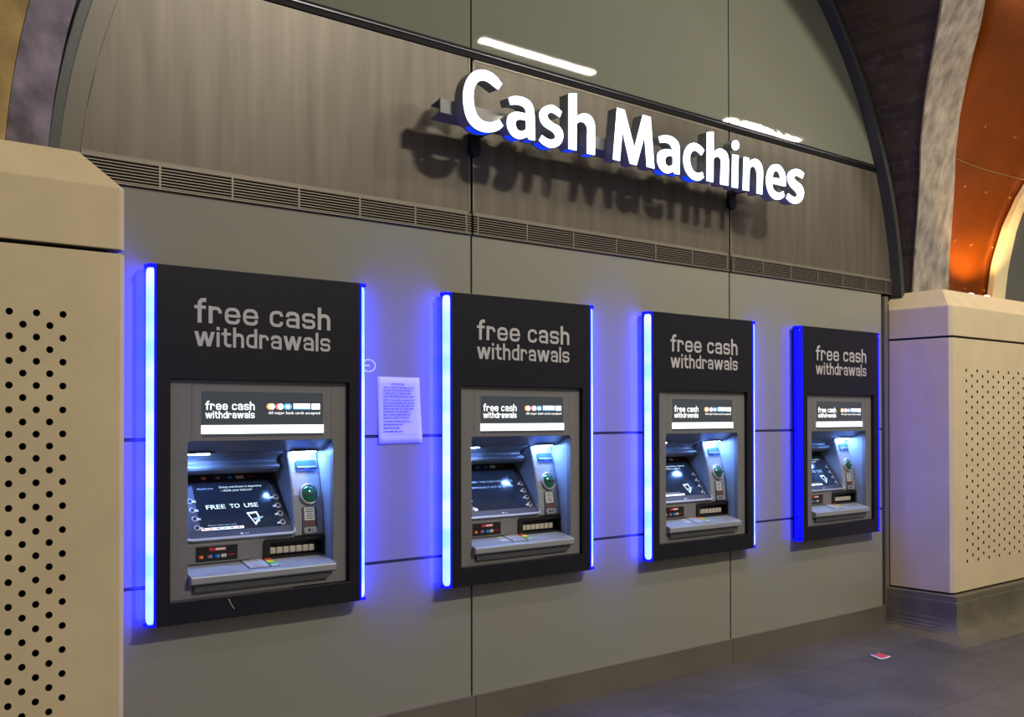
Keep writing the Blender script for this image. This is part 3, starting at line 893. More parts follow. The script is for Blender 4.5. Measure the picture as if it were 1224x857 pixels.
# ------------------------------------------------------------------ the illuminated sign
SIGN_LETTERS=[
('C',[(3.0758,3.1681),(3.0669,3.1762),(3.0581,3.1843),(3.0488,3.1915),(3.0392,3.1975),(3.0292,3.2027),(3.0186,3.2068),(3.0072,3.2099),(2.9954,3.212),(2.9836,3.213),(2.9719,3.213),(2.9604,3.2119),(2.9488,3.2098),(2.9371,3.2065),(2.9255,3.2022),(2.9144,3.1968),(2.9041,3.1904),(2.8943,3.1829),(2.8851,3.1741),(2.8763,3.1637),(2.8681,3.1521),(2.8609,3.1398),(2.855,3.1268),(2.8502,3.1132),(2.8464,3.1001),(2.8438,3.0879),(2.8423,3.0763),(2.8416,3.0643),(2.8416,3.0516),(2.8425,3.0386),(2.8439,3.0262),(2.8458,3.0145),(2.8482,3.0034),(2.8511,2.9928),(2.8544,2.9827),(2.8584,2.9731),(2.8631,2.9641),(2.8685,2.9557),(2.8748,2.9478),(2.8824,2.9406),(2.8917,2.934),(2.9025,2.928),(2.914,2.9231),(2.9267,2.9194),(2.9403,2.9168),(2.9533,2.9153),(2.9651,2.915),(2.9763,2.9159),(2.9881,2.9176),(3.0014,2.9203),(3.0153,2.9238),(3.0282,2.9279),(3.0393,2.9324),(3.0492,2.9375),(3.0586,2.9433),(3.0672,2.9502),(3.0751,2.9579),(3.0831,2.9656),(3.0586,2.993),(3.0502,2.9883),(3.0417,2.9837),(3.0333,2.9795),(3.0249,2.9757),(3.0165,2.9724),(3.0081,2.9697),(2.9998,2.9679),(2.9915,2.9668),(2.9832,2.9663),(2.9748,2.9663),(2.9664,2.9669),(2.9583,2.9683),(2.9506,2.9706),(2.9431,2.9738),(2.9362,2.9779),(2.9298,2.9831),(2.9241,2.9892),(2.919,2.9961),(2.9148,3.0039),(2.9112,3.0124),(2.9083,3.0213),(2.906,3.0305),(2.9042,3.0401),(2.903,3.0495),(2.9022,3.0585),(2.9019,3.0675),(2.902,3.0765),(2.9027,3.0859),(2.9038,3.0955),(2.9055,3.1045),(2.9078,3.1127),(2.9107,3.1205),(2.9143,3.1277),(2.9186,3.1346),(2.9235,3.1409),(2.929,3.1464),(2.9351,3.1512),(2.9416,3.1553),(2.9488,3.1584),(2.9566,3.1604),(2.9651,3.1615),(2.9735,3.1617),(2.9818,3.161),(2.9901,3.1594),(2.9984,3.1571),(3.0066,3.154),(3.0148,3.1503),(3.0235,3.1465),(3.033,3.1429),(3.0429,3.1392),(3.0528,3.1355)],None),
('a',[(3.1166,3.1091),(3.1239,3.113),(3.1313,3.1169),(3.1395,3.1204),(3.1489,3.1234),(3.1591,3.1261),(3.1699,3.1282),(3.1813,3.1297),(3.1933,3.1307),(3.2049,3.1308),(3.2157,3.1301),(3.2261,3.1286),(3.2358,3.1262),(3.2447,3.123),(3.253,3.1189),(3.2602,3.1141),(3.2661,3.1084),(3.271,3.1018),(3.2749,3.0949),(3.2777,3.088),(3.2795,3.0807),(3.2811,3.0723),(3.2825,3.0626),(3.2837,3.0517),(3.2846,3.0389),(3.2853,3.0235),(3.2859,3.0062),(3.2863,2.9881),(3.2866,2.9693),(3.2868,2.9498),(3.2871,2.9303),(3.2464,2.929),(3.2376,2.9413),(3.2312,2.9375),(3.2248,2.9336),(3.2177,2.9301),(3.2093,2.9266),(3.2003,2.9233),(3.1913,2.9211),(3.1825,2.92),(3.1738,2.9199),(3.1651,2.9209),(3.1562,2.9228),(3.1473,2.9257),(3.1391,2.9297),(3.1318,2.935),(3.1253,2.9413),(3.1197,2.9479),(3.1152,2.9548),(3.1116,2.962),(3.109,2.9693),(3.1076,2.977),(3.1072,2.9848),(3.1074,2.9923),(3.1079,2.9995),(3.1091,3.0065),(3.1113,3.013),(3.1146,3.0193),(3.1189,3.0251),(3.1242,3.0305),(3.1307,3.0355),(3.1381,3.0401),(3.1458,3.044),(3.1534,3.0469),(3.1612,3.0492),(3.1697,3.0509),(3.1795,3.0522),(3.1899,3.053),(3.2003,3.0534),(3.2102,3.0535),(3.22,3.0532),(3.2299,3.053),(3.2291,3.0583),(3.2284,3.0636),(3.2268,3.0686),(3.224,3.0735),(3.2204,3.078),(3.2158,3.0817),(3.2102,3.0842),(3.2036,3.0859),(3.196,3.0869),(3.1876,3.0875),(3.1782,3.0874),(3.1676,3.0864),(3.1554,3.084),(3.142,3.0807),(3.1286,3.0774)],[(3.2298,3.0184),(3.2213,3.0187),(3.2128,3.019),(3.2046,3.0188),(3.1969,3.0182),(3.1894,3.0171),(3.1827,3.0154),(3.1768,3.0132),(3.1716,3.0103),(3.1674,3.0068),(3.1642,3.0025),(3.162,2.9975),(3.1609,2.9922),(3.161,2.9863),(3.1622,2.98),(3.1643,2.9744),(3.1673,2.9698),(3.1711,2.9659),(3.1761,2.9631),(3.1827,2.9614),(3.1904,2.9609),(3.1979,2.9613),(3.205,2.9631),(3.2118,2.9659),(3.2177,2.9689),(3.2223,2.9718),(3.226,2.9748),(3.2297,2.9778)]),
('s',[(3.4674,3.1097),(3.4569,3.1142),(3.4465,3.1187),(3.4357,3.1227),(3.4243,3.1265),(3.4126,3.1297),(3.4009,3.1308),(3.3891,3.1289),(3.3773,3.1249),(3.3664,3.1203),(3.3564,3.1154),(3.3471,3.1099),(3.339,3.1039),(3.3317,3.0974),(3.3255,3.0904),(3.3208,3.0833),(3.3175,3.0763),(3.3157,3.0693),(3.3153,3.0617),(3.3165,3.0531),(3.3193,3.044),(3.3229,3.0358),(3.3272,3.0291),(3.3323,3.0233),(3.3387,3.0181),(3.347,3.0135),(3.3565,3.0094),(3.3661,3.0059),(3.3755,3.0033),(3.3849,3.0012),(3.3936,2.9988),(3.4015,2.9958),(3.4086,2.9925),(3.4144,2.9887),(3.419,2.9844),(3.4224,2.9796),(3.4236,2.9748),(3.4223,2.97),(3.419,2.9652),(3.4143,2.961),(3.4085,2.9575),(3.4014,2.9547),(3.3935,2.9529),(3.3851,2.9523),(3.3759,2.9528),(3.366,2.9543),(3.355,2.9573),(3.3434,2.9614),(3.3318,2.9655),(3.3136,2.9349),(3.3203,2.9308),(3.327,2.9267),(3.334,2.923),(3.3412,2.9199),(3.3487,2.9171),(3.3567,2.9149),(3.3655,2.9129),(3.3749,2.9115),(3.3842,2.9109),(3.3934,2.9116),(3.4026,2.9131),(3.4119,2.9156),(3.4214,2.9191),(3.431,2.9234),(3.4398,2.9283),(3.4476,2.9337),(3.4547,2.9396),(3.4609,2.9465),(3.4663,2.9549),(3.4709,2.9642),(3.4741,2.9732),(3.4758,2.9816),(3.4762,2.9898),(3.4751,2.9978),(3.4726,3.0057),(3.4687,3.0134),(3.4634,3.0201),(3.4567,3.0255),(3.4486,3.0298),(3.4401,3.0332),(3.4311,3.0354),(3.4217,3.0367),(3.4122,3.0385),(3.4025,3.0415),(3.3928,3.045),(3.3845,3.049),(3.3781,3.0535),(3.3731,3.0585),(3.3699,3.0634),(3.3688,3.0683),(3.3695,3.0731),(3.3718,3.0776),(3.3756,3.0817),(3.381,3.0855),(3.3869,3.0884),(3.3934,3.0903),(3.4004,3.0913),(3.4077,3.0913),(3.4153,3.0901),(3.4231,3.0878),(3.4309,3.0853),(3.4384,3.0828),(3.4458,3.0801),(3.4533,3.0774)],None),
('h',[(3.5142,3.2101),(3.5711,3.2223),(3.5713,3.1023),(3.5768,3.1073),(3.5824,3.1123),(3.5896,3.1171),(3.5998,3.122),(3.6117,3.1267),(3.6237,3.13),(3.6354,3.1313),(3.6471,3.1312),(3.658,3.1294),(3.668,3.1254),(3.6773,3.1198),(3.6851,3.113),(3.6909,3.1052),(3.6952,3.0963),(3.6984,3.0868),(3.7003,3.0803),(3.701,3.0731),(3.7012,3.0551),(3.701,3.0192),(3.7001,2.9724),(3.6993,2.9257),(3.6436,2.9244),(3.6442,2.9543),(3.6447,2.9842),(3.6453,3.0094),(3.6462,3.0278),(3.6472,3.0415),(3.6469,3.0524),(3.645,3.0606),(3.6419,3.0659),(3.6382,3.0704),(3.6339,3.0748),(3.629,3.0784),(3.6235,3.0809),(3.6174,3.0822),(3.6107,3.0824),(3.6041,3.0819),(3.5974,3.0808),(3.5908,3.079),(3.5847,3.0765),(3.5795,3.0732),(3.5748,3.0691),(3.5702,3.065),(3.5679,2.927),(3.5134,2.9274)],None),
('M',[(3.8657,3.2069),(3.9222,3.2052),(3.9981,3.0111),(4.0652,3.2054),(4.1263,3.2058),(4.1559,2.9254),(4.0964,2.9268),(4.0784,3.0953),(4.0149,2.9225),(3.9632,2.9228),(3.9057,3.0941),(3.8854,2.9242),(3.8341,2.9252)],None),
('a',[(4.1915,3.1078),(4.1998,3.1118),(4.2081,3.1157),(4.2178,3.1193),(4.23,3.1227),(4.2436,3.1257),(4.2573,3.1278),(4.2707,3.1289),(4.2842,3.1292),(4.297,3.1283),(4.3093,3.1261),(4.3209,3.1229),(4.3313,3.1189),(4.3403,3.1145),(4.3481,3.1094),(4.3543,3.1036),(4.3588,3.0973),(4.3618,3.0904),(4.3641,3.082),(4.3656,3.0724),(4.3664,3.0614),(4.3668,3.0477),(4.3668,3.0303),(4.3664,3.0103),(4.3659,2.9895),(4.3654,2.9682),(4.3646,2.9462),(4.3639,2.9242),(4.3218,2.9235),(4.3121,2.9355),(4.305,2.9314),(4.2979,2.9274),(4.2904,2.9237),(4.2824,2.9205),(4.2739,2.9177),(4.2648,2.916),(4.2547,2.9155),(4.2441,2.9162),(4.2338,2.9181),(4.2239,2.9215),(4.2143,2.9261),(4.2058,2.9317),(4.1986,2.9382),(4.1925,2.9456),(4.1875,2.9535),(4.1838,2.9616),(4.1812,2.9701),(4.1798,2.9788),(4.1795,2.9879),(4.1802,2.9972),(4.1822,3.0057),(4.1852,3.0128),(4.1895,3.0191),(4.1951,3.0249),(4.2021,3.0306),(4.2106,3.0359),(4.2203,3.0405),(4.2312,3.0446),(4.2434,3.048),(4.2569,3.0505),(4.2721,3.0516),(4.2887,3.0519),(4.3052,3.0521),(4.3038,3.0572),(4.3023,3.0623),(4.2996,3.0673),(4.2951,3.0725),(4.2893,3.0776),(4.2826,3.0816),(4.2748,3.0842),(4.2661,3.0856),(4.2571,3.0861),(4.2478,3.0854),(4.2382,3.0837),(4.2289,3.082),(4.2202,3.0804),(4.2119,3.0786),(4.2036,3.0769)],[(4.3091,3.017),(4.3,3.017),(4.2909,3.0171),(4.2823,3.0164),(4.2741,3.0147),(4.2663,3.0122),(4.2596,3.0089),(4.2537,3.0042),(4.2488,2.9987),(4.2454,2.9932),(4.2436,2.988),(4.2433,2.9829),(4.2442,2.9777),(4.2461,2.9721),(4.2492,2.9665),(4.2537,2.962),(4.2604,2.9592),(4.2685,2.9575),(4.2763,2.9572),(4.2835,2.9588),(4.2903,2.9617),(4.2963,2.9649),(4.301,2.968),(4.305,2.9713),(4.3089,2.9746)]),
('c',[(4.5794,3.0968),(4.5718,3.103),(4.5642,3.1091),(4.5552,3.1145),(4.5441,3.1189),(4.5316,3.1225),(4.5192,3.1249),(4.5072,3.1259),(4.4953,3.1256),(4.4834,3.1239),(4.4712,3.1205),(4.459,3.1158),(4.4478,3.1099),(4.4379,3.103),(4.4291,3.0949),(4.4212,3.0859),(4.4142,3.0759),(4.4082,3.065),(4.4035,3.0538),(4.4002,3.0418),(4.3983,3.0295),(4.3975,3.0178),(4.3977,3.0072),(4.399,2.9972),(4.4014,2.9874),(4.4047,2.9775),(4.409,2.9678),(4.4147,2.9583),(4.4222,2.9488),(4.4311,2.9394),(4.441,2.9312),(4.4519,2.9245),(4.4638,2.919),(4.4764,2.915),(4.4903,2.9126),(4.5048,2.9117),(4.5181,2.9122),(4.5292,2.9142),(4.5389,2.9175),(4.5482,2.9218),(4.5572,2.9271),(4.5658,2.9333),(4.5743,2.9395),(4.5624,2.9694),(4.5537,2.9662),(4.5451,2.9631),(4.5364,2.9606),(4.5274,2.9587),(4.5184,2.9574),(4.5094,2.9573),(4.5002,2.9584),(4.4911,2.9608),(4.4826,2.9649),(4.4748,2.9716),(4.4677,2.98),(4.462,2.9891),(4.4577,2.9987),(4.4548,3.009),(4.4532,3.019),(4.4531,3.0287),(4.4542,3.0381),(4.4563,3.0469),(4.4591,3.0548),(4.4629,3.062),(4.4683,3.0684),(4.4761,3.0743),(4.4856,3.0795),(4.4951,3.0827),(4.5038,3.0833),(4.5126,3.082),(4.522,3.0793),(4.5325,3.075),(4.5437,3.0695),(4.555,3.0638)],None),
('h',[(4.6042,3.2066),(4.6626,3.221),(4.6632,3.0983),(4.6711,3.1058),(4.6791,3.1133),(4.6881,3.1197),(4.6988,3.1248),(4.7107,3.1289),(4.7225,3.1315),(4.7342,3.1325),(4.746,3.1321),(4.757,3.13),(4.7675,3.1264),(4.7772,3.1212),(4.7854,3.1145),(4.7917,3.1066),(4.7965,3.0972),(4.7999,3.0865),(4.8018,3.0771),(4.8024,3.0663),(4.8022,3.0463),(4.801,3.0116),(4.799,2.9677),(4.797,2.9239),(4.7232,2.9224),(4.7249,2.9501),(4.7265,2.9777),(4.728,3.0024),(4.7297,3.0232),(4.7313,3.041),(4.7315,3.0553),(4.7299,3.0652),(4.7269,3.0715),(4.7222,3.0759),(4.7149,3.0789),(4.7059,3.08),(4.6972,3.0799),(4.6894,3.0784),(4.682,3.0756),(4.6754,3.0723),(4.6703,3.0686),(4.666,3.0643),(4.6618,3.0601),(4.6592,2.9238),(4.5996,2.9238)],None),
('i',[(4.8365,3.1169),(4.8946,3.1199),(4.8863,2.9217),(4.8289,2.9203)],None),
('n',[(4.9455,3.1192),(4.9963,3.1204),(4.9975,3.0979),(5.0057,3.1041),(5.0138,3.1103),(5.0229,3.1156),(5.0334,3.1199),(5.0449,3.1233),(5.0564,3.1252),(5.0679,3.1255),(5.0793,3.1242),(5.0901,3.121),(5.1001,3.1157),(5.1093,3.1086),(5.1171,3.1002),(5.123,3.0911),(5.1274,3.0807),(5.1305,3.0688),(5.1321,3.0567),(5.1324,3.043),(5.1316,3.0227),(5.1293,2.992),(5.126,2.9547),(5.1227,2.9174),(5.0686,2.9169),(5.0701,2.9516),(5.0717,2.9863),(5.0725,3.0139),(5.0724,3.03),(5.0714,3.0389),(5.0694,3.0468),(5.0659,3.0558),(5.0614,3.0637),(5.0561,3.0697),(5.05,3.0737),(5.0432,3.0758),(5.036,3.0762),(5.028,3.0746),(5.0197,3.0714),(5.0126,3.0671),(5.0077,3.0616),(5.0041,3.0551),(5.0005,3.0486),(4.9931,2.9208),(4.9338,2.9186)],None),
('e',[(5.3618,3.001),(5.2244,3.0002),(5.2261,2.991),(5.2278,2.9817),(5.2311,2.9737),(5.2366,2.9671),(5.2437,2.9617),(5.2519,2.9575),(5.2618,2.9547),(5.2728,2.9531),(5.2835,2.9526),(5.2932,2.9532),(5.3025,2.9549),(5.3117,2.9574),(5.3208,2.961),(5.3298,2.9654),(5.3387,2.9698),(5.3492,2.9391),(5.3391,2.9316),(5.3291,2.9241),(5.3185,2.9178),(5.3073,2.9131),(5.2956,2.9097),(5.2832,2.9074),(5.2695,2.9059),(5.2551,2.9055),(5.2411,2.9072),(5.2278,2.9113),(5.2148,2.9173),(5.2031,2.9252),(5.1926,2.935),(5.1833,2.9466),(5.1757,2.9594),(5.1699,2.9738),(5.1659,2.9895),(5.1636,3.004),(5.1632,3.016),(5.1645,3.0269),(5.1673,3.0382),(5.1711,3.0509),(5.1764,3.064),(5.1833,3.0765),(5.1924,3.0884),(5.2031,3.0996),(5.2147,3.1089),(5.2268,3.1155),(5.2397,3.1202),(5.2531,3.1235),(5.2671,3.1258),(5.2815,3.1269),(5.2952,3.1259),(5.3079,3.1223),(5.3198,3.1168),(5.3305,3.11),(5.34,3.1025),(5.3483,3.0939),(5.3552,3.0838),(5.3608,3.0719),(5.3649,3.0586),(5.3671,3.0448),(5.3666,3.0305),(5.3642,3.0158)],[(5.2281,3.0389),(5.2302,3.0466),(5.2323,3.0542),(5.2352,3.0612),(5.2392,3.0677),(5.2441,3.0736),(5.2493,3.0782),(5.2547,3.0813),(5.2606,3.0832),(5.2668,3.0839),(5.2738,3.0837),(5.2812,3.0824),(5.2878,3.0799),(5.2933,3.0761),(5.298,3.071),(5.3018,3.065),(5.3047,3.0578),(5.3067,3.0497),(5.3088,3.0417)]),
('s',[(5.5615,3.1132),(5.5511,3.1177),(5.5407,3.1222),(5.5298,3.1258),(5.5179,3.1282),(5.5054,3.1297),(5.493,3.1302),(5.4808,3.1296),(5.4686,3.128),(5.4564,3.1253),(5.444,3.1215),(5.4316,3.1167),(5.42,3.111),(5.4091,3.1045),(5.3989,3.0971),(5.3911,3.0893),(5.386,3.0814),(5.3832,3.0732),(5.3823,3.0643),(5.3832,3.0541),(5.386,3.0433),(5.3907,3.0332),(5.3972,3.0244),(5.4057,3.0162),(5.4157,3.0088),(5.4284,3.0022),(5.4427,2.9964),(5.4555,2.9907),(5.4658,2.9852),(5.4746,2.9799),(5.4809,2.9748),(5.4845,2.9697),(5.4857,2.9647),(5.4844,2.96),(5.4805,2.9553),(5.4741,2.9509),(5.4661,2.9479),(5.4566,2.947),(5.4456,2.9477),(5.4334,2.9495),(5.4197,2.9529),(5.4049,2.9575),(5.3902,2.962),(5.3699,2.9291),(5.3812,2.9231),(5.3926,2.9171),(5.4042,2.9122),(5.4161,2.9088),(5.4282,2.9066),(5.4403,2.9054),(5.4524,2.9055),(5.4646,2.9067),(5.4768,2.909),(5.4892,2.9123),(5.5018,2.9168),(5.5135,2.9226),(5.5246,2.9302),(5.5348,2.9391),(5.5433,2.9485),(5.5496,2.9585),(5.5541,2.9689),(5.5568,2.9788),(5.5581,2.9878),(5.5575,2.9962),(5.5548,3.0048),(5.5493,3.0144),(5.5417,3.0242),(5.5328,3.0323),(5.5226,3.0376),(5.5111,3.0413),(5.4997,3.0449),(5.488,3.0491),(5.4763,3.0532),(5.4669,3.0575),(5.4605,3.0619),(5.4565,3.0664),(5.4546,3.0708),(5.455,3.0752),(5.4576,3.0795),(5.4619,3.0828),(5.4683,3.0849),(5.4765,3.086),(5.4854,3.0863),(5.4947,3.0855),(5.5048,3.0838),(5.5147,3.082),(5.5241,3.0805),(5.5334,3.079),(5.5427,3.0775)],None),
('dot',[(4.9001,3.1815),(4.8989,3.1734),(4.8954,3.1655),(4.8899,3.1583),(4.8828,3.1523),(4.8745,3.1479),(4.8656,3.1454),(4.8568,3.1449),(4.8485,3.1466),(4.8415,3.1502),(4.8361,3.1555),(4.8328,3.1622),(4.8317,3.1698),(4.8329,3.1778),(4.8363,3.1857),(4.8417,3.1929),(4.8488,3.1989),(4.8571,3.2034),(4.866,3.2059),(4.8748,3.2064),(4.8831,3.2048),(4.8902,3.2013),(4.8956,3.1959),(4.899,3.1892)],None),
]

sgn = tag(empty('illuminated_sign', (3.096, 0, 2.87)), 'white lit Cash Machines channel letters on a rail above the four machines', 'sign')
so = (3.096, 0, 2.87)
BLUE = {0, 1, 2, 3, 5, 6}
for idx, (ch, outer_, hole_) in enumerate(SIGN_LETTERS):
    if ch == 'dot':
        continue
    body = MB(so); face = MB(so)
    parts = [(outer_, hole_)]
    if ch == 'i':
        parts.append((SIGN_LETTERS[-1][1], None))
    for o_, h_ in parts:
        zmin = min(p[1] for p in o_)
        body.prism(WALL, o_, 0.205, 0.272, M['letter_side'], hole=h_)
        if idx in BLUE:
            # strip of blue film along the underside
            for p, q in zip(o_, o_[1:] + o_[:1]):
                if abs(p[1] - q[1]) < abs(p[0] - q[0]) * 0.75 and max(p[1], q[1]) < zmin + 0.022:
                    body.add([WALL(p[0], p[1] - .001, 0.222), WALL(q[0], q[1] - .001, 0.222), WALL(q[0], q[1] - .001, 0.258), WALL(p[0], p[1] - .001, 0.258)], [(0, 1, 2, 3)], M['letter_blue'])
        face.prism(WALL, o_, 0.272, 0.2755, M['letter_face'], hole=h_, back=False)
    lo_ = body.build('letter', sgn, weld=False)
    face.build('letter_face', lo_, weld=False)
    lo_['label'] = 'letter %s' % ch
mb = MB(so)
mb.extrude_yz([(-.13, 2.968), (-.205, 2.984), (-.21, 2.986), (-.21, 3.051), (-.205, 3.053), (-.13, 3.036), (-.13, 3.030), (-.20, 3.046), (-.20, 2.992), (-.13, 2.974)], 2.757, 5.50, M['rail'])
mb.build('rail', sgn)
for x in (3.105, 5.155):
    mb = MB(so)
    mb.prism(Frame((x, 0, 0)), rrect(-0.030, 0.030, 2.868, 3.0, 0.028), 0.0, 0.030, M['bracket'])
    mb.box(x - .010, x + .010, -0.205, -0.02, 2.962, 2.988, M['bracket'])
    mb.build('bracket', sgn, bevel=0.003)
# loose wire behind the last letters
mb = MB(so)
pts = [(5.30, 2.985), (5.33, 2.968), (5.36, 2.955), (5.385, 2.938)]
for (xa_, za), (xb_, zb_) in zip(pts, pts[1:]):
    mb.box(min(xa_, xb_), max(xa_, xb_), -0.262, -0.259, min(za, zb_), min(za, zb_) + 0.004, M['chrome']) if False else mb.prism(Frame((0, -0.258, 0)), [(xa_, za), (xb_, zb_), (xb_, zb_ + .004), (xa_, za + .004)], 0, 0.004, M['chrome'])
mb.build('wire', sgn)

# ------------------------------------------------------------------ cash machines
Z0 = 0.722
OFF = (0, 0, Z0)
ex = (1, 0, 0)
MON = Frame((0, 0.037, 1.051), ex, (0, 0.5956, 0.8033), (0, -0.8033, 0.5956))
CLU = Frame((0, 0.055, 1.206), ex, (0, 0.277, 1), (0, -1, 0.277))
CLL = Frame((0, 0.055, 1.206), ex, (0, 0.1434, 1), (0, -1, 0.1434))
TRY = Frame((0, 0.035, 0.936), ex, (0, 1, 0.245), (0, -0.245, 1))


def card_marks(mb, fr, a0, a1, b0, b1, d, lit=False, drop_first=False):
    """row of card scheme marks: two overlapping discs, discs, a blue disc pair, a white box, a red script box"""
    h = b1 - b0; w = a1 - a0; r = h / 2; cb = (b0 + b1) / 2
    def disc(x, mat, k): mb.prism(fr, ellipse(x, cb, r, r, 14), None, d + k, mat)
    disc(a0 + r, M['logo_red'], 0); disc(a0 + 2.2 * r, M['logo_orange'], .0003)
    x = a0 + w * 0.25
    disc(x + r, M['logo_red'], 0); disc(x + 2.2 * r, M['logo_cyan'], .0003)
    x = a0 + w * 0.46
    disc(x + r, M['logo_blue'], 0); disc(x + 2.2 * r, M['logo_cyan'], .0003)
    x = a0 + w * 0.63
    mb.prism(fr, [(x, b0), (x + w * .14, b0), (x + w * .14, b1), (x, b1)], None, d, M['logo_white'])
    mb.prism(fr, [(x, b0), (x + w * .14, b0), (x + w * .14, b0 + h * .2), (x, b0 + h * .2)], None, d + .0002, M['logo_yellow'])
    font_text(mb, fr, 'VISA', x + w * .07, b0 + h * .34, h * .42, M['logo_blue'], d + .0003, w * .11, 'CENTER')
    x = a0 + w * 0.82
    u_ = w * .18
    zig = [(0, .2), (.12, .9), (.2, .3), (.34, .75), (.42, .25), (.56, .8), (.66, .3), (.8, .7), (.88, .25), (1, .6)]
    for (p0, q0), (p1, q1) in zip(zig, zig[1:]):
        mb.prism(fr, [(x + u_ * p0, b0 + h * q0), (x + u_ * p1, b0 + h * q1), (x + u_ * p1, b0 + h * (q1 + .25)), (x + u_ * p0, b0 + h * (q0 + .25))], None, d, M['logo_red'])


def build_atm():
    root = empty('cash_machine', (0, 0, Z0))
    W_, T_ = 0.930, 2.168
    # black fascia with its window
    mb = MB(OFF)
    mb.prism(WALL, [(0, Z0), (W_, Z0), (W_, T_), (0, T_)], 0.001, 0.079, M['fascia'], hole=[(.057, .815), (.057, 1.711), (.876, 1.711), (.876, .815)])
    fas = mb.build('fascia', root, bevel=0.0025)
    mb = MB(OFF)
    header_text(mb, WALL, 'free cash', 0.153, 1.942, 0.0715, 0.626, M['letter_grey'], None, 0.0796)
    header_text(mb, WALL, 'withdrawals', 0.153, 1.8465, 0.0605, 0.626, M['letter_grey'], None, 0.0796)
    mb.build('lettering', fas, weld=False)['label'] = 'grey free cash withdrawals lettering'
    # grey surround with the opening of the recess
    mb = MB(OFF)
    mb.prism(WALL, [(.058, .817), (.875, .817), (.875, 1.710), (.058, 1.710)], 0.026, 0.056, M['surround'],
             hole=rrect(.137, .806, .868, 1.457, 0.012, 3))
    sur = mb.build('surround', root, bevel=0.002)
    for seg in ((.058, .140, 1.3695, 1.3705), (.806, .875, 1.3695, 1.3705), (.058, .140, .9295, .9305), (.806, .875, .9295, .9305), (.152, .1535, 1.457, 1.691), (.795, .7965, 1.457, 1.691), (.152, .7965, 1.691, 1.6925)):
        mb = MB(OFF); mb.box(seg[0], seg[1], -.0564, -.055, seg[2], seg[3], M['surround_dark']); mb.build('seam', sur)
    # fascia sill below the surround
    mb = MB(OFF)
    mb.box(.057, .876, -.05, -.02, .806, .816, M['black_plastic']); mb.box(.060, .60, -.076, -.055, .8155, .8175, M['surround_dark'])
    mb.build('sill', fas)
    # lightbox over the recess
    mb = MB(OFF)
    mb.prism(WALL, rrect(.195, .752, 1.475, 1.663, 0.006, 3), 0.050, 0.0575, M['sign_glass'])
    lb = mb.build('lightbox', root)
    lb['label'] = 'backlit panel reading free cash withdrawals'
    mb = MB(OFF)
    mb.prism(WALL, [(.193, 1.487), (.755, 1.487), (.755, 1.523), (.193, 1.523)], 0.055, 0.060, M['lit_white'])
    mb.build('light_bar', lb)
    mb = MB(OFF)
    header_text(mb, WALL, 'free cash', 0.209, 1.586, 0.0265, 0.218, M['lit_white_text'], None, 0.0582)
    header_text(mb, WALL, 'withdrawals', 0.209, 1.5515, 0.0225, 0.218, M['lit_white_text'], None, 0.0582)
    mb.build('lettering', lb, weld=False)
    mb = MB(OFF)
    r = .0135
    for k, mat in ((.495, 'lit_orange'), (.536, 'lit_red'), (.575, 'lit_blue')):
        mb.prism(WALL, ellipse(k, 1.602, r, r, 14), None, .0580, M[mat]); mb.prism(WALL, ellipse(k + .012, 1.602, r, r, 14), None, .0583, M['lit_blue' if mat == 'lit_blue' else 'lit_white_text'])
        mb.prism(WALL, ellipse(k + .006, 1.6015, r * .7, r * .62, 10), None, .0586, M['lit_white_text'])
    mb.prism(WALL, [(.608, 1.590), (.690, 1.590), (.690, 1.616), (.608, 1.616)], None, .0580, M['lit_white_text'])
    mb.prism(WALL, [(.608, 1.590), (.690, 1.590), (.690, 1.594), (.608, 1.594)], None, .0583, M['lit_blue'])
    mb.prism(WALL, [(.696, 1.590), (.738, 1.590), (.738, 1.616), (.696, 1.616)], None, .0580, M['lit_white_text'])
    font_text(mb, WALL, 'All major bank cards accepted', .490, 1.569, .0125, M['lit_white_text'], .0582, .248)
    mb.build('card_marks', lb, weld=False)
    # recess shell: side walls, sloping soffit, back and floor
    mb = MB(OFF)
    w = M['recess_wall']
    mb.add([(.806, -.054, .868), (.816, .12, .868), (.816, .12, 1.405), (.806, -.054, 1.457)], [(0, 1, 2, 3)], w)
    mb.add([(.816, .12, .868), (.82, .30, .868), (.82, .30, 1.405), (.816, .12, 1.405)], [(0, 1, 2, 3)], w)
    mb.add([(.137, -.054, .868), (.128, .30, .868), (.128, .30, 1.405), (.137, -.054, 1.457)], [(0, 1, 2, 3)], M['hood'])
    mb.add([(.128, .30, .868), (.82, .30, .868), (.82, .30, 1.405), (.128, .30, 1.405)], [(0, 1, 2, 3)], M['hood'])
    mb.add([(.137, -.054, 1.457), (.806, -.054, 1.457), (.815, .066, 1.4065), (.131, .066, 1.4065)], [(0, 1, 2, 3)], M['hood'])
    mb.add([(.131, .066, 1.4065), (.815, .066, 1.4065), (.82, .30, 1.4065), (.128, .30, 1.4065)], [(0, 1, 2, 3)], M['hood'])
    mb.add([(.137, -.054, .868), (.806, -.054, .868), (.82, .30, .868), (.128, .30, .868)], [(0, 1, 2, 3)], M['surround_dark'])
    mb.build('recess', root, weld=True)
    # lamps under the soffit
    for a0, a1 in ((.150, .285), (.668, .790)):
        mb = MB(OFF); mb.box(a0 - .012, a1 + .012, .050, .098, 1.402, 1.4065, M['surround_dark']); mb.prism(Frame((0, 0, 1.4025), ex, (0, 1, 0), (0, 0, -1)), ellipse((a0 + a1) / 2, .073, (a1 - a0) / 2, .014, 20), -.002, .0055, M['recess_led'])
        mb.build('recess_lamp', root)
    # hood over the screen
    mb = MB(OFF)
    mb.extrude_yz([(.105, 1.404), (.108, 1.396), (.150, 1.378), (.165, 1.366), (.160, 1.352), (.136, 1.345), (.131, 1.338), (.136, 1.326), (.160, 1.310), (.230, 1.303), (.270, 1.404)], .131, .640, M['hood'])
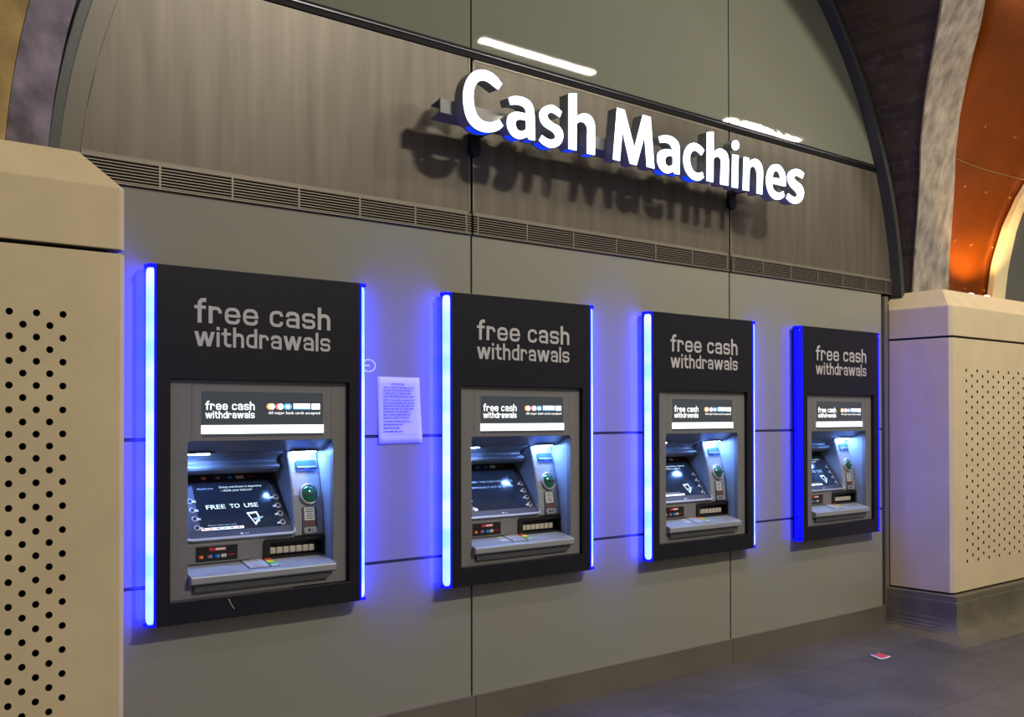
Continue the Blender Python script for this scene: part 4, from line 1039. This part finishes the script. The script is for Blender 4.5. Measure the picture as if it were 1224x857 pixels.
    mb.build('hood', root, bevel=0.003)
    # monitor
    mb = MB(OFF)
    mb.prism(MON, [(.165, -.004), (.186, -.010), (.648, -.010), (.660, -.004), (.663, .010), (.655, .05), (.640, .315), (.200, .315), (.170, .05)], -.030, 0.0, M['bezel'])
    mon = mb.build('monitor', root, bevel=0.004)
    mb = MB(OFF)
    mb.prism(MON, [(.166, -.012), (.186, -.018), (.650, -.018), (.668, -.008), (.671, .012), (.662, .05), (.655, .05), (.661, .012), (.657, -.001), (.648, -.006), (.188, -.006), (.170, -.001)], -.034, 0.006, M['bezel_rim'])
    mb.build('rim', mon, bevel=0.002)
    mb = MB(OFF)
    mb.prism(MON, [(.230, .274), (.634, .274), (.632, .309), (.228, .309)], -.001, .0012, M['bezel_black'])
    card_marks(mb, MON, .298, .560, .286, .302, .0020)
    mb.build('card_strip', mon, weld=False)
    mb = MB(OFF)
    mb.prism(MON, [(.607, .030), (.648, .030), (.637, .274), (.613, .274)], -.001, .0011, M['bezel_black'])
    mb.build('key_panel', mon)
    mb = MB(OFF)
    mb.prism(MON, [(.190, .030), (.236, .030), (.252, .274), (.222, .274)], -.001, .0011, M['bezel'])
    mb.build('key_panel', mon)
    mb = MB(OFF)
    font_text(mb, MON, 'NCR', .425, .002, .007, M['logo_white'], .0012, .022)
    mb.prism(MON, ellipse(.414, .0055, .006, .0045, 12), None, .0012, M['logo_white'])
    mb.build('badge', mon, weld=False)
    mb = MB(OFF)
    mb.prism(MON, [(.238, .028), (.605, .028), (.611, .268), (.254, .268)], -.002, .0008, M['screen'])
    scr = mb.build('screen', mon)
    # soft keys: ring, dark button, pointing tab
    for side in (0, 1):
        for bb, da in ((.179, .006), (.134, .003), (.091, .0), (.046, -.002)):
            u = (.220 + (.004 if side == 0 else 0)) if side == 0 else .619 + da * .7
            mb = MB(OFF)
            tip = 1 if side == 0 else -1
            mb.prism(MON, ellipse(u, bb, .0125, .0125, 18), .0, .004, M['key_white'])
            mb.prism(MON, [(u + tip * .008, bb - .006), (u + tip * .026, bb - .003 - .004), (u + tip * .026, bb + .005 - .004), (u + tip * .008, bb + .006)][::tip], .0, .0035, M['key_white'])
            mb.prism(MON, ellipse(u, bb, .0085, .0085, 14), .002, .0065, M['bezel_black'])
            mb.build('soft_key', mon, weld=False)
    # right-hand column
    mb = MB(OFF)
    mb.extrude_yz([(.28, 1.404), (.1105, 1.404), (.055, 1.206), (.041, 1.10), (.036, 1.022), (.28, 1.022)], .661, .8135, M['silver'])
    colm = mb.build('column', root, bevel=0.010, segs=3)
    mb = MB(OFF)
    mb.prism(CLU, rrect(.693, .800, .106, .160, .012, 4), -.004, .004, M['slot_blue'])
    mb.fbox(CLU, .700, .795, .124, .131, .003, .0075, M['silver'])
    mb.fbox(CLU, .702, .793, .118, .124, .003, .0055, M['black_plastic'])
    mb.prism(CLU, [(.735, .124), (.760, .124), (.754, .112), (.741, .112)], .002, .007, M['slot_blue'])
    for k in range(3):
        mb.fbox(CLU, .697, .795, .168 + .006 * k, .1705 + .006 * k, -.001, .001, M['surround_dark'])
    mb.build('receipt_slot', colm)
    mb = MB(OFF)
    k, rr = 28, ((.050, 0.0), (.050, .004), (.046, .010), (.040, .010), (.039, .004))
    vs = []; fs = []
    for r_, d_ in rr:
        for j in range(k):
            a_ = 2 * math.pi * j / k
            vs.append(CLU(.743 + r_ * math.cos(a_), .001 + r_ * math.sin(a_), d_))
    for i in range(len(rr) - 1):
        for j in range(k):
            fs.append((i * k + j, i * k + (j + 1) % k, i * k + k + (j + 1) % k, i * k + k + j))
    mb.add(vs, fs, M['silver'])
    rd = mb.build('card_reader', colm, smooth=True)
    mb = MB(OFF); vs = []; fs = []
    for i in range(6):
        t = math.radians(17.5 * i)
        for j in range(k):
            a_ = 2 * math.pi * j / k
            vs.append(CLU(.743 + .040 * math.cos(t) * math.cos(a_), .001 + .040 * math.cos(t) * math.sin(a_), .003 + .020 * math.sin(t)))
    for i in range(5):
        for j in range(k):
            fs.append((i * k + j, i * k + (j + 1) % k, i * k + k + (j + 1) % k, i * k + k + j))
    fs.append(tuple(range(5 * k, 6 * k)))
    mb.add(vs, fs, M['reader_green'])
    mb.build('lens', rd, smooth=True)['label'] = 'green card reader lens'
    mb = MB(OFF); mb.fbox(CLU, .712, .775, -.006, .001, .016, .0245, M['black_plastic']); mb.build('card_slot', rd, bevel=.001)
    mb = MB(OFF)
    mb.prism(CLL, rrect(.702, .776, -.180, -.056, .008, 3), -.002, .0012, M['surround_dark'])
    mb.prism(CLL, rrect(.713, .766, -.116, -.058, .002, 2), None, .0020, M['label_white'])
    for q, wd in enumerate((.030, .036, .024, .038, .034)):
        mb.prism(CLL, [(.739 - wd / 2, -.108 + .0098 * q), (.739 + wd / 2, -.108 + .0098 * q), (.739 + wd / 2, -.1045 + .0098 * q), (.739 - wd / 2, -.1045 + .0098 * q)], None, .0024, M['ink'])
    mb.prism(CLL, rrect(.713, .766, -.140, -.120, .002, 2), None, .0020, M['label_red'])
    mb.prism(CLL, rrect(.706, .773, -.174, -.146, .010, 3), -.001, .0045, M['silver'])
    mb.prism(CLL, ellipse(.732, -.160, .007, .007, 12), None, .0048, M['black_plastic'])
    mb.prism(CLL, ellipse(.752, -.160, .008, .008, 12), .003, .0075, M['chrome'])
    mb.build('audio_socket', colm, weld=False)
    # lower part of the recess: raised panel with the card sticker, dispenser mouth
    mb = MB(OFF)
    mb.box(.130, .520, .036, .070, .920, 1.040, M['surround']); mb.box(.520, .665, .040, .070, 1.018, 1.040, M['surround'])
    mb.box(.145, .446, .026, .037, .943, 1.024, M['surround'])
    lp = mb.build('lower_panel', root, bevel=.002)
    mb = MB(OFF)
    S = Frame((0, .026, 0))
    mb.prism(S, [(.203, .950), (.388, .950), (.388, 1.013), (.203, 1.013)], -.001, .0008, M['black_plastic'])
    mb.prism(S, [(.262, .993), (.336, .993), (.336, 1.006), (.262, 1.006)], None, .0012, M['logo_red'])
    mb.prism(S, [(.290, .995), (.333, .995), (.333, 1.004), (.290, 1.004)], None, .0015, M['logo_white'])
    card_marks(mb, S, .214, .375, .963, .977, .0012)
    mb.build('card_sticker', lp, weld=False)
    mb = MB(OFF)
    mb.prism(Frame((0, .030, 0)), rrect(.512, .812, .926, 1.021, .014, 4), -.045, .004, M['black_plastic'], hole=rrect(.540, .800, .945, 1.006, .004, 2))
    mb.box(.530, .806, .070, .076, .93, 1.018, M['black_plastic'])
    dsp = mb.build('cash_dispenser', root)
    for q in range(7):
        a0 = .548 + .0318 * q
        mb = MB(OFF); mb.box(a0, a0 + .0285, .044, .064, .953, .982, M['cream']); mb.build('shutter_roller', dsp, bevel=.004)
    # tray
    mb = MB(OFF)
    prof = [(.040, .9365), (.035, .936), (-.074, .910), (-.083, .906), (-.086, .901), (-.086, .878), (-.080, .872), (-.05, .869), (.040, .869)]
    n_ = len(prof)
    mb.add([(.140, y, z) for y, z in prof] + [(.808 - (.002 if y < -.05 else 0), y, z) for y, z in prof], [(i, (i + 1) % n_, n_ + (i + 1) % n_, n_ + i) for i in range(n_)] + [tuple(range(n_)), tuple(range(n_, 2 * n_))], M['tray'])
    tr = mb.build('tray', root, bevel=.002)
    mb = MB(OFF); mb.box(.158, .775, -.070, -.054, .842, .870, M['surround_dark']); mb.build('tray_shade_strip', tr)  # dark strip standing in for the shade below the tray
    mb = MB(OFF)
    mb.fbox(TRY, .404, .545, -.096, -.004, .0, .002, M['surround_dark'])
    for r_ in range(4):
        for c_ in range(4):
            mt = M['key_white']
            if c_ == 3:
                mt = (M['key_red'], M['key_yellow'], M['key_green'], M['key_white'])[r_]
            a0 = .408 + c_ * (.031 if c_ < 3 else .0318) + (.004 if c_ == 3 else 0); b0 = -.008 - .0225 * r_
            mb.fbox(TRY, a0, a0 + (.027 if c_ < 3 else .034), b0 - .019, b0, .002, .006, mt)
            if c_ < 3 and (r_ < 3 or c_ == 1):
                font_text(mb, TRY, str(r_ * 3 + c_ + 1) if r_ < 3 else '0', a0 + .0135, b0 - .0145, .010, M['ink'], .0063, None, 'CENTER')
    kp = mb.build('keypad', tr, weld=False)
    kp['label'] = 'metal number keypad with red, yellow and green keys'
    return root


def add_strip(root, left, lit):
    X = (lambda d: -d) if left else (lambda d: 0.930 + d)
    ac = M['acrylic' if lit else 'acrylic_side']
    mb = MB(OFF); a, b = sorted((X(0.0003), X(0.010)))
    mb.box(a, b, -.0792, -.018, .722, 2.168, ac)
    c, d = sorted((X(0.0003), X(0.034)))
    mb.box(c, d, -.0770, -.024, 2.150, 2.167, ac); mb.box(c, d, -.0770, -.024, .723, .735, ac)
    st = mb.build('light_strip', root, bevel=.002)
    mb = MB(OFF); n, m = 24, 18; vs = []; fs = []
    zs_ = [.733, .736, .742, .756] + [.756 + (2.132 - .756) * i / m for i in range(1, m)] + [2.132, 2.146, 2.151, 2.154]
    ks = [.05, .55, .85, 1] + [1] * (m - 1) + [1, .85, .55, .05]
    for z, k in zip(zs_, ks):
        for j in range(n):
            t = 2 * math.pi * j / n
            ct, sn = math.cos(t), math.sin(t)
            sx = abs(ct) ** .7 * (1 if ct > 0 else -1); sy = abs(sn) ** .7 * (1 if sn > 0 else -1)
            vs.append((X(.0160 + .0155 * sx * k), -.0555 + .0215 * sy * k, z))
    for i in range(len(zs_) - 1):
        for j in range(n):
            fs.append((i * n + j, i * n + (j + 1) % n, (i + 1) * n + (j + 1) % n, (i + 1) * n + j))
    mb.add(vs, fs, M['tube'] if lit else ac); mb.build('tube', st, smooth=True, weld=False)
    if not lit:
        st['label'] = 'side strip glowing dull blue, its tube not bright'


def screen_free(root, mon_scr, main=None):
    mb = MB(OFF); t, dm = M['screen_text'], M['screen_dim']
    font_text(mb, MON, 'NoteMachine', .272, .236, .008, dm, .0014, .070)
    font_text(mb, MON, 'Going overdrawn is expensive', .371, .240, .011, t, .0014, .200)
    font_text(mb, MON, '- check your balance?', .376, .222, .011, t, .0014, .145)
    for s, a0, a1 in (('FREE', .288, .374), ('TO', .396, .440), ('USE', .462, .526)):
        if not main:
            continue
        font_text(mb, MON, s, a0, .135, .021, main, .0014, a1 - a0)
        font_text(mb, MON, s, a0 + .0016, .1352, .021, main, .0014, a1 - a0)
    font_text(mb, MON, 'Please insert your card', .276, .050, .009, dm, .0014, .125)
    mb.prism(MON, [(.240, .031), (.432, .031), (.432, .043), (.242, .043)], None, .0014, M['lit_white_text'])
    for k, mt in enumerate(('logo_red', 'logo_red', 'logo_blue', 'logo_cyan', 'logo_blue', 'logo_red')):
        mb.prism(MON, [(.246 + .031 * k, .0335), (.262 + .031 * k, .0335), (.262 + .031 * k, .0405), (.246 + .031 * k, .0405)], None, .0018, M[mt])
    # card and slot picture
    a, b = .462, .045
    mb.prism(MON, [(a, b + .062), (a + .050, b + .066), (a + .058, b + .030), (a + .028, b - .004)], None, .0014, t, hole=[(a + .010, b + .053), (a + .027, b + .010), (a + .050, b + .030), (a + .044, b + .057)])
    mb.prism(MON, [(a + .020, b + .030), (a + .072, b + .040), (a + .070, b + .032), (a + .030, b + .022)], None, .0017, M['screen_dim'])
    mb.prism(MON, [(a + .040, b + .020), (a + .054, b + .024), (a + .050, b + .012)], None, .0017, t)
    return mb.build('screen_text', mon_scr, weld=False)


def screen_out(root, mon_scr):
    mb = MB(OFF); t = M['screen_dim']
    font_text(mb, MON, 'SORRY, THIS CASH MACHINE IS', .272, .196, .011, t, .0014, .300)
    font_text(mb, MON, 'TEMPORARILY OUT OF SERVICE', .272, .162, .011, t, .0014, .290)
    mb.prism(MON, [(.240, .031), (.262, .031), (.262, .043), (.242, .043)], None, .0014, M['lit_white_text'])
    return mb.build('screen_text', mon_scr, weld=False)


def kids(o):
    return [c for c in list(bpy.data.objects) if c.parent == o]


def copy_tree(o, parent=None):
    c = o.copy(); COL.objects.link(c)
    if parent:
        c.parent = parent
    for ch in kids(o):
        copy_tree(ch, c)
    return c


proto = build_atm()
atms = [proto] + [copy_tree(proto) for _ in range(3)]
ALAB = ['leftmost cash machine beside the left pier, screen clearly reading FREE TO USE',
        'second cash machine from the left, right of the taped paper notice',
        'third cash machine from the left, next to the one with dull side strips',
        'rightmost cash machine nearest the right pier, its blue side strips without bright tubes']
for k, (o, x, lab) in enumerate(zip(atms, ATM_X, ALAB)):
    o.location = (x, 0, Z0)
    tag(o, lab, 'cash machine', 'row of four cash machines')
    mon = [c for c in kids(o) if c.name.startswith('monitor')][0]
    scr = [c for c in kids(mon) if c.name.startswith('screen')][0]
    if k == 1:
        screen_out(o, mon)
    else:
        screen_free(o, mon, (M['screen_text'], None, None, M['screen_dim'])[k])
    add_strip(o, True, k < 3); add_strip(o, False, k < 3)
    if k == 0:
        fs_ = [c for c in kids(o) if c.name.startswith('fascia')][0]
        mb = MB(OFF); sc = [(.300, .803), (.305, .795), (.309, .783), (.316, .772), (.325, .758)]
        for (xa_, za), (xb_, zb_) in zip(sc, sc[1:]):
            mb.prism(WALL, [(xa_, za), (xa_ + .003, za), (xb_ + .003, zb_), (xb_, zb_)], None, .0796, M['letter_grey'])
        mb.build('scratch', fs_)['label'] = 'pale curved scratch'
    if k in (1, 2):
        tr = [c for c in kids(o) if c.name.startswith('tray') and not c.name.startswith('tray_')][0]
        mb = MB(OFF)
        mb.prism(TRY, [(.362, -.008), (.404, -.012), (.398, -.074), (.344, -.072)], None, .0012, M['label_white'])
        mb.prism(TRY, [(.362, -.030), (.398, -.034), (.397, -.040), (.361, -.036)], None, .0016, M['ink'])
        mb.build('tray_sticker', tr)

# ------------------------------------------------------------------ small things
# notice taped to the glass between the first two machines
nr = tag(empty('paper_notice', (2.66, -0.002, 1.43)), 'printed paper notice taped on the glass between first and second machine', 'notice')
no = (2.66, -0.002, 1.43)
mb = MB(no); n = 10
TL, TR, BR_, BL_ = Vector((2.542, 0, 1.747)), Vector((2.779, 0, 1.747)), Vector((2.793, 0, 1.432)), Vector((2.546, 0, 1.429))
vs = []
for i in range(n + 1):
    t = i / n
    l_, r_ = TL.lerp(BL_, t), TR.lerp(BR_, t)
    for j in range(n + 1):
        q = l_.lerp(r_, j / n)
        vs.append((q.x, -0.0015 - 0.006 * t * t * (0.4 + 0.6 * abs(2 * j / n - 1)), q.z))
mb.add(vs, [((n + 1) * i + j, (n + 1) * i + j + 1, (n + 1) * (i + 1) + j + 1, (n + 1) * (i + 1) + j) for i in range(n) for j in range(n)], M['paper'])
sh = mb.build('sheet', nr, smooth=True)
md = sh.modifiers.new('thick', 'SOLIDIFY'); md.thickness = 0.0006; md.offset = 0
mb = MB(no)
NF = Frame((0, -0.0095, 0))
rnd = random.Random(3)
z = 1.690
font_text(mb, NF, 'YOUR SAMPLE', 2.652, 1.709, .008, M['paper_ink'], 0, .075, 'CENTER') if False else None


def word_line(a0, a1, z, h):
    a = a0
    while a < a1 - .006:
        w_ = min(rnd.uniform(.006, .026), a1 - a)
        mb.prism(NF, [(a, z), (a + w_, z), (a + w_, z + h), (a, z + h)], None, 0, M['paper_ink'])
        a += w_ + .0045


word_line(2.615, 2.692, 1.711, .0055)
for k, (z, e) in enumerate(((1.694, 2.740), (1.680, 2.732), (1.666, 2.725), (1.652, 2.742), (1.635, 2.748), (1.621, 2.745), (1.607, 2.748), (1.593, 2.740), (1.579, 2.726), (1.565, 2.731), (1.551, 2.716), (1.534, 2.724), (1.519, 2.688), (1.503, 2.666), (1.486, 2.682))):
    word_line(2.571, e, z, .0052)
mb.prism(NF, [(2.572, 1.4705), (2.760, 1.4745), (2.760, 1.4755), (2.572, 1.4715)], None, 0, M['paper_ink'])
mb.build('print', nr, weld=False)

# round white sticker half hidden by the first machine's tube
mb = MB((2.496, 0, 1.797))
SF = Frame((2.494, -0.0006, 1.797))
mb.prism(SF, ellipse(0, 0, .040, .031, 28), -.0004, .0004, M['sticker'], hole=ellipse(0, 0, .0325, .0245, 28))
mb.prism(SF, [(-.020, -.0035), (.006, -.0035), (.006, .0035), (-.020, .0035)], -.0004, .0004, M['sticker'])
rs_ = mb.build('ring_sticker'); rs_.location = (2.496, 0, 1.797)
tag(rs_, 'white ring sticker on the glass beside the first machine', 'sticker')

# leaflet dropped on the floor
lr = tag(empty('leaflet', (6.02, -0.51, 0.001)), 'small red and white leaflet lying on the paving before the right pier', 'leaflet')
mb = MB((6.02, -0.51, 0.001))
q = [(6.002, -0.452), (6.092, -0.466), (6.064, -0.568), (5.944, -0.556)]
vs = []; n = 6
for i in range(n + 1):
    for j in range(n + 1):
        a_ = Vector(q[0]).lerp(Vector(q[1]), j / n); b_ = Vector(q[3]).lerp(Vector(q[2]), j / n); c_ = a_.lerp(b_, i / n)
        vs.append((c_.x, c_.y, 0.002 + 0.006 * (2 * j / n - 1) ** 2))
mb.add(vs, [((n + 1) * i + j, (n + 1) * i + j + 1, (n + 1) * (i + 1) + j + 1, (n + 1) * (i + 1) + j) for i in range(n) for j in range(n)], M['litter_white'])
ls = mb.build('sheet', lr, smooth=True)
md = ls.modifiers.new('thick', 'SOLIDIFY'); md.thickness = 0.0008; md.offset = 1
mb = MB((6.02, -0.51, 0.001))
vs2 = []
for i in range(n + 1):
    for j in range(n + 1):
        ti, tj = 0.06 + 0.80 * i / n, 0.30 + 0.66 * j / n
        a_ = Vector(q[0]).lerp(Vector(q[1]), tj); b_ = Vector(q[3]).lerp(Vector(q[2]), tj); c_ = a_.lerp(b_, ti)
        vs2.append((c_.x, c_.y, 0.0038 + 0.006 * (2 * tj - 1) ** 2))
mb.add(vs2, [((n + 1) * i + j, (n + 1) * i + j + 1, (n + 1) * (i + 1) + j + 1, (n + 1) * (i + 1) + j) for i in range(n) for j in range(n)], M['litter_red'])
mb.build('print', lr, smooth=True)
